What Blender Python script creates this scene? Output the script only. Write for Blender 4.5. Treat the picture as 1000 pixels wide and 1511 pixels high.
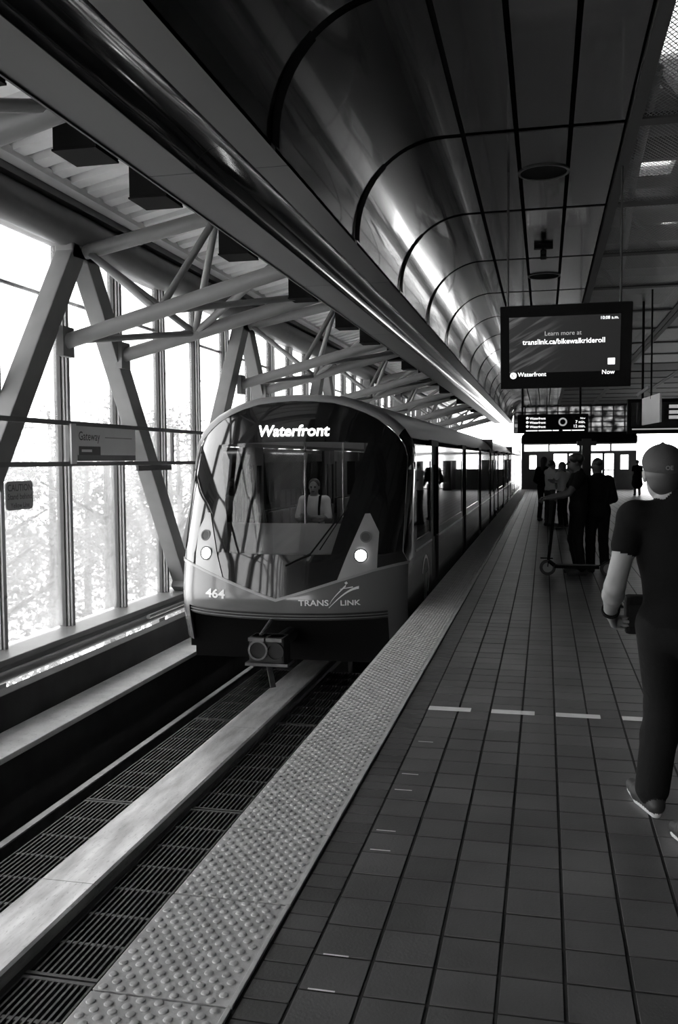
import bpy, bmesh, math, random
import numpy as np
from mathutils import Matrix, Vector
random.seed(7); np.random.seed(7)
for o in list(bpy.data.objects): bpy.data.objects.remove(o)
sc = bpy.context.scene
COL = sc.collection
# ------------------------------------------------------------------ camera, sky, exposure
cam = bpy.data.objects.new('camera', bpy.data.cameras.new('camera')); COL.objects.link(cam)
cam.data.sensor_fit = 'HORIZONTAL'; cam.data.sensor_width = 24.0; cam.data.lens = 32.064
cam.data.clip_start = 0.05; cam.data.clip_end = 500
_r = Vector((0.97523, 0.22107, -0.00713)).normalized(); _f = Vector((-0.22109, 0.97360, -0.05707)).normalized()
_b = -_f; _u = _b.cross(_r).normalized(); _r = _u.cross(_b)
cam.matrix_world = Matrix(((_r.x, _u.x, _b.x, 0), (_r.y, _u.y, _b.y, 0), (_r.z, _u.z, _b.z, 1.62), (0, 0, 0, 1)))
sc.camera = cam
W = bpy.data.worlds.new('overcast_sky'); sc.world = W; W.use_nodes = True
_bg = W.node_tree.nodes['Background']
_bg.inputs[0].default_value = (1, 1, 1, 1); _bg.inputs[1].default_value = 6.5
sc.view_settings.view_transform = 'Standard'; sc.view_settings.look = 'None'
sc.view_settings.gamma = 1.0; sc.view_settings.use_curve_mapping = False
sc.view_settings.exposure = 0.0

# ------------------------------------------------------------------ materials
MATS = {}
def _n(nt, t, **k):
    n = nt.nodes.new(t)
    for a, b in k.items(): setattr(n, a, b)
    return n
def mat(name, v, rough=0.5, metal=0.0, spec=0.5, var=0.0, scale=6.0, bump=0.0, bscale=60.0, coat=0.0, stretch=None, speck=0.0):
    m = bpy.data.materials.new(name); m.use_nodes = True; nt = m.node_tree
    p = nt.nodes['Principled BSDF']; L = nt.links.new
    p.inputs['Base Color'].default_value = (v, v, v, 1)
    p.inputs['Roughness'].default_value = rough; p.inputs['Metallic'].default_value = metal
    p.inputs['Specular IOR Level'].default_value = spec; p.inputs['Coat Weight'].default_value = coat
    p.inputs['Coat Roughness'].default_value = 0.05
    tc = _n(nt, 'ShaderNodeTexCoord'); src = tc.outputs['Object']
    if stretch:
        mp = _n(nt, 'ShaderNodeMapping'); L(src, mp.inputs[0]); mp.inputs['Scale'].default_value = stretch; src = mp.outputs[0]
    if var > 0:
        nz = _n(nt, 'ShaderNodeTexNoise'); L(src, nz.inputs['Vector']); nz.inputs['Scale'].default_value = scale; nz.inputs['Detail'].default_value = 6
        r = _n(nt, 'ShaderNodeMapRange'); L(nz.outputs['Fac'], r.inputs[0])
        r.inputs[1].default_value = 0.3; r.inputs[2].default_value = 0.7
        r.inputs[3].default_value = max(0.0, v*(1-var)); r.inputs[4].default_value = min(1.0, v*(1+var))
        out = r.outputs[0]
        if speck > 0:
            n2 = _n(nt, 'ShaderNodeTexNoise'); L(src, n2.inputs['Vector']); n2.inputs['Scale'].default_value = scale*9
            r2 = _n(nt, 'ShaderNodeMapRange'); L(n2.outputs['Fac'], r2.inputs[0]); r2.inputs[1].default_value = 0.28; r2.inputs[2].default_value = 0.4
            r2.inputs[3].default_value = 1-speck; r2.inputs[4].default_value = 1.0
            mu = _n(nt, 'ShaderNodeMath', operation='MULTIPLY'); L(out, mu.inputs[0]); L(r2.outputs[0], mu.inputs[1]); out = mu.outputs[0]
        cb = _n(nt, 'ShaderNodeCombineColor')
        for i in range(3): L(out, cb.inputs[i])
        L(cb.outputs[0], p.inputs['Base Color'])
    if bump > 0:
        nb = _n(nt, 'ShaderNodeTexNoise'); L(src, nb.inputs['Vector']); nb.inputs['Scale'].default_value = bscale; nb.inputs['Detail'].default_value = 5
        b = _n(nt, 'ShaderNodeBump'); b.inputs['Strength'].default_value = bump; b.inputs['Distance'].default_value = 0.01
        L(nb.outputs['Fac'], b.inputs['Height']); L(b.outputs[0], p.inputs['Normal'])
    MATS[name] = m; return m
def emit(name, v, s):
    m = bpy.data.materials.new(name); m.use_nodes = True; nt = m.node_tree
    p = nt.nodes['Principled BSDF']; p.inputs['Base Color'].default_value = (v, v, v, 1)
    p.inputs['Emission Color'].default_value = (1, 1, 1, 1); p.inputs['Emission Strength'].default_value = s
    p.inputs['Roughness'].default_value = 0.4
    MATS[name] = m; return m
def glass(name, tint, haze=0.0, refl=1.0, hazev=0.8, hscale=1.2):
    """thin pane: tinted see-through, Fresnel mirror, optional film of dirt that scatters light"""
    m = bpy.data.materials.new(name); m.use_nodes = True; nt = m.node_tree; L = nt.links.new
    for n in list(nt.nodes): nt.nodes.remove(n)
    out = _n(nt, 'ShaderNodeOutputMaterial'); tr = _n(nt, 'ShaderNodeBsdfTransparent'); tr.inputs[0].default_value = (tint, tint, tint, 1)
    gl = _n(nt, 'ShaderNodeBsdfGlossy'); gl.inputs['Roughness'].default_value = 0.02; gl.inputs[0].default_value = (1, 1, 1, 1)
    fr = _n(nt, 'ShaderNodeFresnel'); fr.inputs[0].default_value = 1.5
    mu = _n(nt, 'ShaderNodeMath', operation='MULTIPLY'); mu.inputs[1].default_value = refl; L(fr.outputs[0], mu.inputs[0])
    cur = tr.outputs[0]
    if haze > 0:
        df = _n(nt, 'ShaderNodeBsdfDiffuse'); df.inputs[0].default_value = (hazev,)*3+(1,)
        tl = _n(nt, 'ShaderNodeBsdfTranslucent'); tl.inputs[0].default_value = (hazev,)*3+(1,)
        mm = _n(nt, 'ShaderNodeMixShader'); mm.inputs[0].default_value = 0.8; L(df.outputs[0], mm.inputs[1]); L(tl.outputs[0], mm.inputs[2])
        tc = _n(nt, 'ShaderNodeTexCoord'); nz = _n(nt, 'ShaderNodeTexNoise'); L(tc.outputs['Object'], nz.inputs['Vector']); nz.inputs['Scale'].default_value = hscale; nz.inputs['Detail'].default_value = 8
        r = _n(nt, 'ShaderNodeMapRange'); L(nz.outputs['Fac'], r.inputs[0]); r.inputs[1].default_value = .3; r.inputs[2].default_value = .7
        r.inputs[3].default_value = haze*.5; r.inputs[4].default_value = min(1, haze*1.5)
        mx = _n(nt, 'ShaderNodeMixShader'); L(r.outputs[0], mx.inputs[0]); L(tr.outputs[0], mx.inputs[1]); L(mm.outputs[0], mx.inputs[2]); cur = mx.outputs[0]
    mi = _n(nt, 'ShaderNodeMixShader'); L(mu.outputs[0], mi.inputs[0]); L(cur, mi.inputs[1]); L(gl.outputs[0], mi.inputs[2]); L(mi.outputs[0], out.inputs[0])
    MATS[name] = m; return m
def tile_mat(name, v, px, py, ox):
    """quarry tile: each tile a slightly different grey (a random value per cell of the paving grid)"""
    m = mat(name, v, rough=0.42, spec=0.45, bump=0.15, bscale=90); nt = m.node_tree; L = nt.links.new
    p = nt.nodes['Principled BSDF']; g = _n(nt, 'ShaderNodeNewGeometry')
    sx = _n(nt, 'ShaderNodeSeparateXYZ'); L(g.outputs['Position'], sx.inputs[0])
    def cell(o, off, step):
        a = _n(nt, 'ShaderNodeMath', operation='SUBTRACT'); L(o, a.inputs[0]); a.inputs[1].default_value = off
        b = _n(nt, 'ShaderNodeMath', operation='DIVIDE'); L(a.outputs[0], b.inputs[0]); b.inputs[1].default_value = step
        c = _n(nt, 'ShaderNodeMath', operation='FLOOR'); L(b.outputs[0], c.inputs[0]); return c.outputs[0]
    cx = _n(nt, 'ShaderNodeCombineXYZ'); L(cell(sx.outputs[0], ox, px), cx.inputs[0]); L(cell(sx.outputs[1], 0, py), cx.inputs[1])
    wn = _n(nt, 'ShaderNodeTexWhiteNoise', noise_dimensions='3D'); L(cx.outputs[0], wn.inputs['Vector'])
    nz = _n(nt, 'ShaderNodeTexNoise'); L(g.outputs['Position'], nz.inputs['Vector']); nz.inputs['Scale'].default_value = 2.2; nz.inputs['Detail'].default_value = 8
    r1 = _n(nt, 'ShaderNodeMapRange'); L(wn.outputs['Value'], r1.inputs[0]); r1.inputs[3].default_value = .8*v; r1.inputs[4].default_value = 1.2*v
    r2 = _n(nt, 'ShaderNodeMapRange'); L(nz.outputs['Fac'], r2.inputs[0]); r2.inputs[1].default_value = .3; r2.inputs[2].default_value = .7; r2.inputs[3].default_value = .78; r2.inputs[4].default_value = 1.22
    mu = _n(nt, 'ShaderNodeMath', operation='MULTIPLY'); L(r1.outputs[0], mu.inputs[0]); L(r2.outputs[0], mu.inputs[1])
    cb = _n(nt, 'ShaderNodeCombineColor')
    for i in range(3): L(mu.outputs[0], cb.inputs[i])
    L(cb.outputs[0], p.inputs['Base Color'])
    return m
tile_mat('tile', 0.088, 0.2015, 0.2, -0.735)
tile_mat('border_tile', 0.066, 0.15, 0.105, -0.885)
mat('grout', .022, rough=0.9, var=.4, scale=20)
mat('tactile', .44, rough=0.5, var=.15, scale=8, speck=.15, bump=.08, bscale=200)
mat('concrete', 0.42, rough=0.8, var=.2, scale=3, bump=.3, bscale=50, speck=.2)
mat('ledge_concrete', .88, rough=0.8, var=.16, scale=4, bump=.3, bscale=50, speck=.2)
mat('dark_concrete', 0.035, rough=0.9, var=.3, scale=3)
mat('white_paint', 0.75, rough=0.6, var=.06, scale=14)
mat('steel_paint', .19, rough=0.4, var=.06, scale=5)
mat('steel_dark', 0.12, rough=0.4, var=.08, scale=5)
mat('mullion', .3, rough=0.35, metal=.4, var=.06, scale=5)
mat('deck', .88, rough=0.5, var=.05, scale=4)
mat('soffit', .045, rough=0.4, spec=.2, var=.05, scale=2)
mat('channel', 0.10, rough=0.10, metal=.85, var=.1, scale=3)
mat('vault', 0.075, rough=0.16, spec=.9, metal=.15, coat=.6, var=.05, scale=1.5, bump=.035, bscale=2.2)
mat('ceil_panel', 0.07, rough=0.22, spec=.7, metal=.1, coat=.35, var=.05, scale=1.5, bump=.03, bscale=2.2)
mat('frame_metal', .05, rough=.65, spec=.15)
mat('mesh_metal', .2, rough=.4, metal=.3)
mat('black', 0.006, rough=0.85, spec=.1)
mat('black_gloss', 0.012, rough=0.08, spec=.6, coat=.6)
mat('rubber', 0.02, rough=0.75)
mat('grating', .07, rough=0.5, metal=.6, var=.25, scale=10)
mat('rail_steel', .14, rough=0.35, metal=.8, var=.3, scale=8)
mat('reaction_plate', 0.62, rough=0.42, metal=.55, var=.35, scale=3.5, stretch=(3, .6, 3), speck=.35, bump=.1, bscale=60)
mat('train_grey', 0.13, rough=0.22, spec=.5, coat=.3, var=.03, scale=2)
mat('train_light', .36, rough=0.25, spec=.5, coat=.3, var=.03, scale=2)
mat('train_rim', .28, rough=0.3, spec=.5, coat=.2, var=.03, scale=2)
mat('train_low', 0.2, rough=0.4, var=.1, scale=4)
mat('train_roof', 0.05, rough=.3)
mat('under', 0.02, rough=0.7, var=.3, scale=8)
mat('cast_metal', .16, rough=0.35, metal=.7, var=.3, scale=14)
mat('inside_wall', 0.5, rough=0.5, var=.04, scale=2)
mat('inside_floor', 0.18, rough=0.6, var=.1, scale=6)
mat('dash', 0.42, rough=0.5, var=.06, scale=4)
mat('seat', 0.1, rough=0.6, var=.1, scale=10)
mat('chrome', 0.7, rough=0.2, metal=.9)
mat('decal', 0.8, rough=0.4)
mat('sign_face', 0.6, rough=0.35, var=.04, scale=4)
mat('sign_light', 0.72, rough=0.4)
mat('sign_dark', 0.06, rough=0.5)
mat('sign_caution', 0.34, rough=0.5)
mat('wall_dark', 0.16, rough=0.6, var=.15, scale=1.5)
mat('end_wall', 0.30, rough=0.45, var=.08, scale=2)
mat('end_metal', 0.4, rough=0.15, metal=.8, bump=.1, bscale=3)
mat('tree_bark', 0.16, rough=0.9, var=.4, scale=8, bump=.6, bscale=20)
mat('gravel', .8, rough=0.9, var=.2, scale=.8)
mat('skin', .2, rough=0.5, var=.06, scale=20)
mat('skin_dark', .06, rough=0.5, var=.06, scale=20)
mat('hair', .006, rough=0.5)
mat('hair_brown', .03, rough=0.5)
mat('cloth_black', .004, rough=0.95, spec=.15, bump=.3, bscale=30)
mat('cloth_dark', .012, rough=0.95, spec=.15, bump=.3, bscale=30)
mat('cloth_mid', .07, rough=0.9, bump=.3, bscale=30)
mat('cloth_white', 0.7, rough=0.9, bump=.3, bscale=30)
mat('denim', .008, rough=0.95, spec=.15, bump=.4, bscale=40)
mat('cap_cloth', .035, rough=0.8, bump=.2, bscale=160)
mat('sole', 0.6, rough=0.6)
mat('shoe', 0.025, rough=0.6)
mat('eye', 0.01, rough=0.2)
emit('led', 0.9, 6.0); emit('headlamp', 0.9, 14.0); emit('screen_white', .8, 1.6); emit('screen_dim', .3, .35)
emit('tube_light', .9, 3.0)
glass('window_glass', 0.94, haze=0.1, refl=.6, hazev=.9)
glass('clear_glass', 0.92, haze=.06, refl=.8)
glass('windscreen', 0.72, haze=0.0, refl=1.5)
glass('tint_glass', 0.36, haze=0.0, refl=1.0)
def screen_mat():
    """advert picture on the display: dark, with pale light streaks sweeping up from the lower left"""
    m = bpy.data.materials.new('screen_picture'); m.use_nodes = True; nt = m.node_tree; L = nt.links.new
    p = nt.nodes['Principled BSDF']; p.inputs['Base Color'].default_value = (.01, .01, .01, 1); p.inputs['Roughness'].default_value = .25
    tc = _n(nt, 'ShaderNodeTexCoord'); mp = _n(nt, 'ShaderNodeMapping'); L(tc.outputs['Generated'], mp.inputs[0])
    mp.vector_type = 'TEXTURE'; mp.inputs['Rotation'].default_value = (0, math.radians(42), 0); mp.inputs['Scale'].default_value = (.12, 1, 1.4)
    nz = _n(nt, 'ShaderNodeTexNoise'); L(mp.outputs[0], nz.inputs['Vector']); nz.inputs['Scale'].default_value = 1.6; nz.inputs['Distortion'].default_value = .2
    r = _n(nt, 'ShaderNodeMapRange'); L(nz.outputs['Fac'], r.inputs[0]); r.inputs[1].default_value = .5; r.inputs[2].default_value = .75; r.inputs[3].default_value = 0; r.inputs[4].default_value = .16
    sx = _n(nt, 'ShaderNodeSeparateXYZ'); L(tc.outputs['Generated'], sx.inputs[0])
    r2 = _n(nt, 'ShaderNodeMapRange'); L(sx.outputs[0], r2.inputs[0]); r2.inputs[1].default_value = .05; r2.inputs[2].default_value = .5; r2.inputs[3].default_value = 1; r2.inputs[4].default_value = 0
    mu = _n(nt, 'ShaderNodeMath', operation='MULTIPLY'); L(r.outputs[0], mu.inputs[0]); L(r2.outputs[0], mu.inputs[1])
    ad = _n(nt, 'ShaderNodeMath', operation='ADD'); L(mu.outputs[0], ad.inputs[0]); ad.inputs[1].default_value = .014
    p.inputs['Emission Color'].default_value = (1, 1, 1, 1); L(ad.outputs[0], p.inputs['Emission Strength'])
    MATS['screen_picture'] = m
screen_mat()
def frosted():
    m = bpy.data.materials.new('frosted'); m.use_nodes = True; nt = m.node_tree; L = nt.links.new
    for n in list(nt.nodes): nt.nodes.remove(n)
    out = _n(nt, 'ShaderNodeOutputMaterial'); d = _n(nt, 'ShaderNodeBsdfDiffuse'); t = _n(nt, 'ShaderNodeBsdfTranslucent'); mx = _n(nt, 'ShaderNodeMixShader'); mx.inputs[0].default_value = .5
    tc = _n(nt, 'ShaderNodeTexCoord'); nz = _n(nt, 'ShaderNodeTexNoise'); L(tc.outputs['Object'], nz.inputs['Vector']); nz.inputs['Scale'].default_value = 2.5
    rr = _n(nt, 'ShaderNodeMapRange'); L(nz.outputs['Fac'], rr.inputs[0]); rr.inputs[1].default_value = .35; rr.inputs[2].default_value = .65; rr.inputs[3].default_value = .05; rr.inputs[4].default_value = .9  # mottled translucency imitates the bright patterned reflections at the end wall
    cb = _n(nt, 'ShaderNodeCombineColor')
    for i in range(3): L(rr.outputs[0], cb.inputs[i])
    d.inputs[0].default_value = (.2, .2, .2, 1); L(cb.outputs[0], t.inputs[0]); L(d.outputs[0], mx.inputs[1]); L(t.outputs[0], mx.inputs[2]); L(mx.outputs[0], out.inputs[0]); MATS['frosted'] = m
frosted()
def leaf_mat():
    m = bpy.data.materials.new('leaf'); m.use_nodes = True; nt = m.node_tree; L = nt.links.new
    for n in list(nt.nodes): nt.nodes.remove(n)
    out = _n(nt, 'ShaderNodeOutputMaterial'); d = _n(nt, 'ShaderNodeBsdfDiffuse'); t = _n(nt, 'ShaderNodeBsdfTranslucent'); mx = _n(nt, 'ShaderNodeMixShader')
    d.inputs[0].default_value = (.24, .24, .24, 1); t.inputs[0].default_value = (.29, .29, .29, 1); mx.inputs[0].default_value = .45
    L(d.outputs[0], mx.inputs[1]); L(t.outputs[0], mx.inputs[2]); L(mx.outputs[0], out.inputs[0]); MATS['leaf'] = m
leaf_mat()

# ------------------------------------------------------------------ mesh helpers
def empty(name, loc=(0, 0, 0)):
    o = bpy.data.objects.new(name, None); COL.objects.link(o); o.location = loc; o.empty_display_size = .1; return o
def tag(o, label=None, cat=None, group=None, kind=None):
    if label: o['label'] = label
    if cat: o['category'] = cat
    if group: o['group'] = group
    if kind: o['kind'] = kind
    return o
def org(p):
    v = Vector((0, 0, 0))
    while p is not None: v += p.location; p = p.parent
    return v
def link(name, me, parent=None, loc=(0, 0, 0)):
    o = bpy.data.objects.new(name, me); COL.objects.link(o); o.parent = parent; o.location = loc; return o
class MB:
    def __init__(s): s.v = []; s.f = []; s.mi = None
    def add(s, vs, fs):
        n = len(s.v); s.v += [tuple(float(c) for c in p) for p in vs]; s.f += [tuple(n+i for i in f) for f in fs]; return s
    def box(s, x0, x1, y0, y1, z0, z1):
        return s.add([(x0, y0, z0), (x1, y0, z0), (x1, y1, z0), (x0, y1, z0), (x0, y0, z1), (x1, y0, z1), (x1, y1, z1), (x0, y1, z1)],
                     [(0, 3, 2, 1), (4, 5, 6, 7), (0, 1, 5, 4), (1, 2, 6, 5), (2, 3, 7, 6), (3, 0, 4, 7)])
    def bar(s, p, q, w, h, up=(0, 0, 1)):
        p, q = Vector(p), Vector(q); d = (q-p).normalized(); a = d.cross(Vector(up))
        if a.length < 1e-4: a = Vector((1, 0, 0))
        a.normalize(); b = a.cross(d); V = []
        for c in (p, q):
            for i, j in ((-1, -1), (1, -1), (1, 1), (-1, 1)): V.append(c+a*(i*w/2)+b*(j*h/2))
        return s.add(V, [(0, 1, 2, 3), (7, 6, 5, 4), (0, 4, 5, 1), (1, 5, 6, 2), (2, 6, 7, 3), (3, 7, 4, 0)])
    def tube(s, p, q, r, n=14, r2=None, cap=True):
        p, q = Vector(p), Vector(q); d = (q-p).normalized(); a = d.orthogonal().normalized(); b = d.cross(a); r2 = r if r2 is None else r2; V = []
        for c, rr in ((p, r), (q, r2)):
            for i in range(n):
                t = 2*math.pi*i/n; V.append(c+(a*math.cos(t)+b*math.sin(t))*rr)
        F = [(i, (i+1) % n, n+(i+1) % n, n+i) for i in range(n)]
        if cap: F += [tuple(range(n-1, -1, -1)), tuple(range(n, 2*n))]
        return s.add(V, F)
    def path(s, pts, r, n=10):
        for a, b in zip(pts[:-1], pts[1:]): s.tube(a, b, r, n)
        return s
    def grid(s, P, closed=False):
        R, C = len(P), len(P[0]); V = [p for row in P for p in row]; F = []
        for i in range(R-1):
            for j in range(C-1+(1 if closed else 0)):
                k = (j+1) % C; F.append((i*C+j, i*C+k, (i+1)*C+k, (i+1)*C+j))
        return s.add(V, F)
    def shell(s, P, off):
        """grid P of Vectors thickened: off(i,j) gives the vector to the back face"""
        R, C = len(P), len(P[0]); Q = [[P[i][j]+off for j in range(C)] for i in range(R)]
        s.grid(P); s.grid([list(reversed(r)) for r in Q])
        ring = [P[0][j] for j in range(C)]+[P[i][C-1] for i in range(1, R)]+[P[R-1][j] for j in range(C-2, -1, -1)]+[P[i][0] for i in range(R-2, 0, -1)]
        ring2 = [p+off for p in ring]; n = len(ring)
        return s.add(ring+ring2, [((i+1) % n, i, n+i, n+(i+1) % n) for i in range(n)])
    def prism(s, poly, axis, a0, a1):
        """polygon of (u,v) extruded along axis: 'x'->(y,z), 'y'->(x,z), 'z'->(x,y)"""
        def P(u, v, a): return (a, u, v) if axis == 'x' else (u, a, v) if axis == 'y' else (u, v, a)
        n = len(poly)
        return s.add([P(u, v, a0) for u, v in poly]+[P(u, v, a1) for u, v in poly],
                     [tuple(range(n-1, -1, -1)), tuple(range(n, 2*n))]+[(i, (i+1) % n, n+(i+1) % n, n+i) for i in range(n)])
    def disc(s, c, nrm, r, n=24, r0=0.0, th=0.01):
        c = Vector(c); d = Vector(nrm).normalized()
        if r0 <= 0: return s.tube(c, c+d*th, r, n)
        a = d.orthogonal().normalized(); b = d.cross(a); P = []
        for rr, h in ((r0, 0), (r, 0), (r, th), (r0, th), (r0, 0)):
            P.append([c+d*h+(a*math.cos(2*math.pi*i/n)+b*math.sin(2*math.pi*i/n))*rr for i in range(n)])
        return s.grid(P, closed=True)
    def xf(s, M):
        s.v = [tuple(M @ Vector(p)) for p in s.v]; return s
    def mesh(s, name, m, o=Vector((0, 0, 0)), smooth=False, bevel=0.0, weld=False):
        me = bpy.data.meshes.new(name); me.from_pydata([(p[0]-o[0], p[1]-o[1], p[2]-o[2]) for p in s.v], [], s.f)
        bm = bmesh.new(); bm.from_mesh(me)
        if weld or smooth: bmesh.ops.remove_doubles(bm, verts=bm.verts, dist=1e-5)
        if bevel > 0:
            es = [e for e in bm.edges if len(e.link_faces) == 2 and e.calc_face_angle(0) > .6]
            bmesh.ops.bevel(bm, geom=es, offset=bevel, segments=2, profile=.6, affect='EDGES')
        bmesh.ops.recalc_face_normals(bm, faces=bm.faces)
        bm.to_mesh(me); bm.free()
        if smooth:
            for f in me.polygons: f.use_smooth = True
            try: me.set_sharp_from_angle(angle=math.radians(38))
            except Exception: pass
        me.materials.append(MATS[m]); return me
    def build(s, name, m, parent=None, smooth=False, bevel=0.0):
        if parent is None:
            xs = [p[0] for p in s.v]; ys = [p[1] for p in s.v]; zs = [p[2] for p in s.v]
            o = Vector(((min(xs)+max(xs))/2, (min(ys)+max(ys))/2, min(zs)))
            ob = link(name, s.mesh(name, m, o, smooth, bevel)); ob.location = o
        else:
            ob = link(name, s.mesh(name, m, org(parent), smooth, bevel), parent)
        return ob
def struct(o): o['kind'] = 'structure'; return o
_TXT = {}
def text_geo(t, size=1.0, bold=0.0):
    """flat lettering as (verts, faces) in the x/y plane, baseline at y=0"""
    k = (t, bold)
    if k not in _TXT:
        cu = bpy.data.curves.new('lettering', 'FONT'); cu.body = t; cu.size = 1.0; cu.offset = bold; cu.resolution_u = 3
        o = bpy.data.objects.new('lettering', cu); COL.objects.link(o)
        dg = bpy.context.evaluated_depsgraph_get(); me = bpy.data.meshes.new_from_object(o.evaluated_get(dg))
        _TXT[k] = ([tuple(v.co) for v in me.vertices], [tuple(p.vertices) for p in me.polygons])
        bpy.data.objects.remove(o); bpy.data.curves.remove(cu); bpy.data.meshes.remove(me)
    vs, fs = _TXT[k]
    return [(x*size, y*size, z) for x, y, z in vs], fs
def text_w(t, bold=0.0):
    vs, _ = text_geo(t, 1.0, bold); xs = [v[0] for v in vs]; return min(xs), max(xs)
def text_fit(t, x0, x1, bold=0.0):
    """lettering scaled so that it spans x0..x1; returns verts, faces, size"""
    a, b = text_w(t, bold); s = (x1-x0)/(b-a); vs, fs = text_geo(t, s, bold)
    return [(x-a*s+x0, y, z) for x, y, z in vs], fs, s

YB, YE = -6.0, 49.0     # station hall, from behind the photographer to the end wall
# ================================================================== PLATFORM FLOOR
floor = struct(empty('floor', (0, 0, 0)))
MB().box(-1.345, 9.75, YB, YE, -.30, -.0045).build('platform_slab', 'grout', floor)
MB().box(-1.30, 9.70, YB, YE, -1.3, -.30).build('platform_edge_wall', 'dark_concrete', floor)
TX0, TP, TG = -.735, .2015, .2
tile_me = MB().box(.0065, TP-.0065, .0055, TG-.0055, -.0045, 0).mesh('floor_tile', 'tile', bevel=.0015)
tiles = []
for j in range(-6, int(YE/TG)):
    for i in range(52):
        tiles.append((TX0+i*TP, j*TG))
def infrm(x, y):
    v = Vector((x, y, -1.62)); d = v.dot(_f)
    if d < .3: return False
    return abs(v.dot(_r)/d) < .40 and abs(v.dot(_u)/d) < .60
near = sorted([t for t in tiles if infrm(t[0]+.1, t[1]+.1)], key=lambda t: t[1])[:300]; ns = set(near)
for x, y in near:
    link('floor_tile', tile_me, floor, (x, y, random.uniform(-.0012, .0008)))
far = MB()
for x, y in tiles:
    if (x, y) in ns: continue
    a, b, c, d = x+.0065, x+TP-.0065, y+.0055, y+TG-.0055
    if y > 12: far.add([(a, c, 0), (b, c, 0), (b, d, 0), (a, d, 0)], [(0, 1, 2, 3)])
    else: far.box(a, b, c, d, -.0045, 0)
tag(far.build('floor_tile_field', 'tile', floor), kind='stuff')
BG = .105
brick_me = MB().box(.004, .146, .0045, BG-.0045, -.0045, 0).mesh('border_tile', 'border_tile', bevel=.0015)
nb = 0; farb = MB()
for j in range(-6, int(YE/BG)):
    y = j*BG
    if infrm(-.81, y+.05) and nb < 110:
        link('border_tile', brick_me, floor, (-.885, y, -.001)); nb += 1
    else: farb.box(-.881, -.739, y+.0045, y+BG-.0045, -.0045, -.001)
tag(farb.build('border_tile_field', 'border_tile', floor), kind='stuff')
# tactile warning strip: moulded panels with staggered truncated domes
PL = .632
pan = MB().box(-1.345, -.892, .005, PL-.005, -.0045, .004); pan.box(-.908, -.892, .005, PL-.005, .004, .008)
pan_me = pan.mesh('tactile_panel', 'tactile', bevel=.002)
dm = MB()
for r in range(18):
    yy = .022+r*(PL-.044)/17
    for c in range(7):
        xx = -1.318+c*.0585+(.029 if r % 2 else 0)
        n = 9; P = []
        for rr, zz in ((.0155, .0035), (.0135, .0075), (.0095, .0088)):
            P.append([(xx+rr*math.cos(6.2832*k/n), yy+rr*math.sin(6.2832*k/n), zz) for k in range(n)])
        dm.grid(P, closed=True); b = len(dm.v); dm.f.append(tuple(range(b-n, b)))
dm_me = dm.mesh('domes', 'tactile', smooth=True)
for j in range(-2, int(YE/PL)):
    p = link('tactile_panel', pan_me, floor, (0, 2.452+(j-0)*PL-0*PL, random.uniform(-.001, .001)))
    tag(link('domes', dm_me, p), kind='stuff')
for k in range(9):
    x0 = -.728+k*.403
    MB().box(x0, x0+.272, 5.775, 5.86, .0005, .002).build('marking_dash', 'white_paint', floor)
for (x0, y0) in ((-.70, 2.60), (-.70, 2.80), (-.70, 3.62), (-.71, 3.82), (-.71, 4.32), (-.71, 4.55), (-.70, 5.1)):
    MB().box(x0, x0+.085, y0, y0+.006, .0005, .0015).build('chipped_edge_mark', 'white_paint', floor)

# ================================================================== TRACKWAY (left)
TC = -2.78
trk = struct(empty('track_bed', (TC, 20, -1.35)))
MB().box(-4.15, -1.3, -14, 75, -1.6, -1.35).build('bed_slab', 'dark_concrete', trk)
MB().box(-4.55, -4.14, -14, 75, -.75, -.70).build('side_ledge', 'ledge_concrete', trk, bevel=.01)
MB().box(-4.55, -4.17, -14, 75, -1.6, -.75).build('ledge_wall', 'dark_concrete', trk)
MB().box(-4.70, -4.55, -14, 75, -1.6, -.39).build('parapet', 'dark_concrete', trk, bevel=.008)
def rail(xc, label):
    r = tag(empty('running_rail', (xc, 20, -1.15)), label, 'rail', 'running rails')
    prof = [(-.065, -1.15), (.065, -1.15), (.065, -1.135), (.012, -1.115), (.012, -1.0), (.036, -.985), (.036, -.955), (.028, -.948), (-.028, -.948), (-.036, -.955), (-.036, -.985), (-.012, -1.0), (-.012, -1.115), (-.065, -1.135)]
    MB().prism([(xc+u, v) for u, v in prof], 'y', -14, 75).build('rail_bar', 'rail_steel', r)
    for k in range(38):
        y = -10+k*1.5; MB().box(xc-.11, xc+.11, y-.09, y+.09, -1.35, -1.15).build('rail_pad', 'dark_concrete', r)
rail(TC-.775, 'worn steel running rail below the concrete ledge by the windows')
rail(TC+.775, 'steel running rail tucked below the platform edge')
lim = tag(empty('reaction_rail', (TC, 20, -1.35)), 'long flat pale metal reaction rail in the middle of the track', 'rail')
for k in range(14):
    y0 = 4.812+(k-4)*3.2; q = MB()
    q.prism([(TC-.185, -.93), (TC-.185, -.905), (TC-.165, -.895), (TC+.165, -.895), (TC+.185, -.905), (TC+.185, -.97), (TC+.17, -.985), (TC-.17, -.985), (TC-.185, -.97)], 'y', y0+.003, y0+3.197)
    q.build('top_plate', 'reaction_plate', lim)
MB().box(TC-.12, TC+.12, -14, 75, -1.1, -.985).build('backing_iron', 'under', lim)
for k in range(26): MB().box(TC-.17, TC+.17, -10+k*2.2, -9.7+k*2.2, -1.35, -1.1).build('support_block', 'dark_concrete', lim)
def grate_me(w, L, name):
    q = MB(); n = int(w/.034)
    for i in range(n+1):
        x = -w/2+.008+i*(w-.016)/n; q.box(x-.006, x+.006, .01, L-.01, -.045, 0)
    tag_me = q.mesh(name, 'grating')
    return tag_me, MB().box(-w/2, w/2, -.012, .012, -.04, .001).mesh('cross_bar', 'grating')
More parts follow.
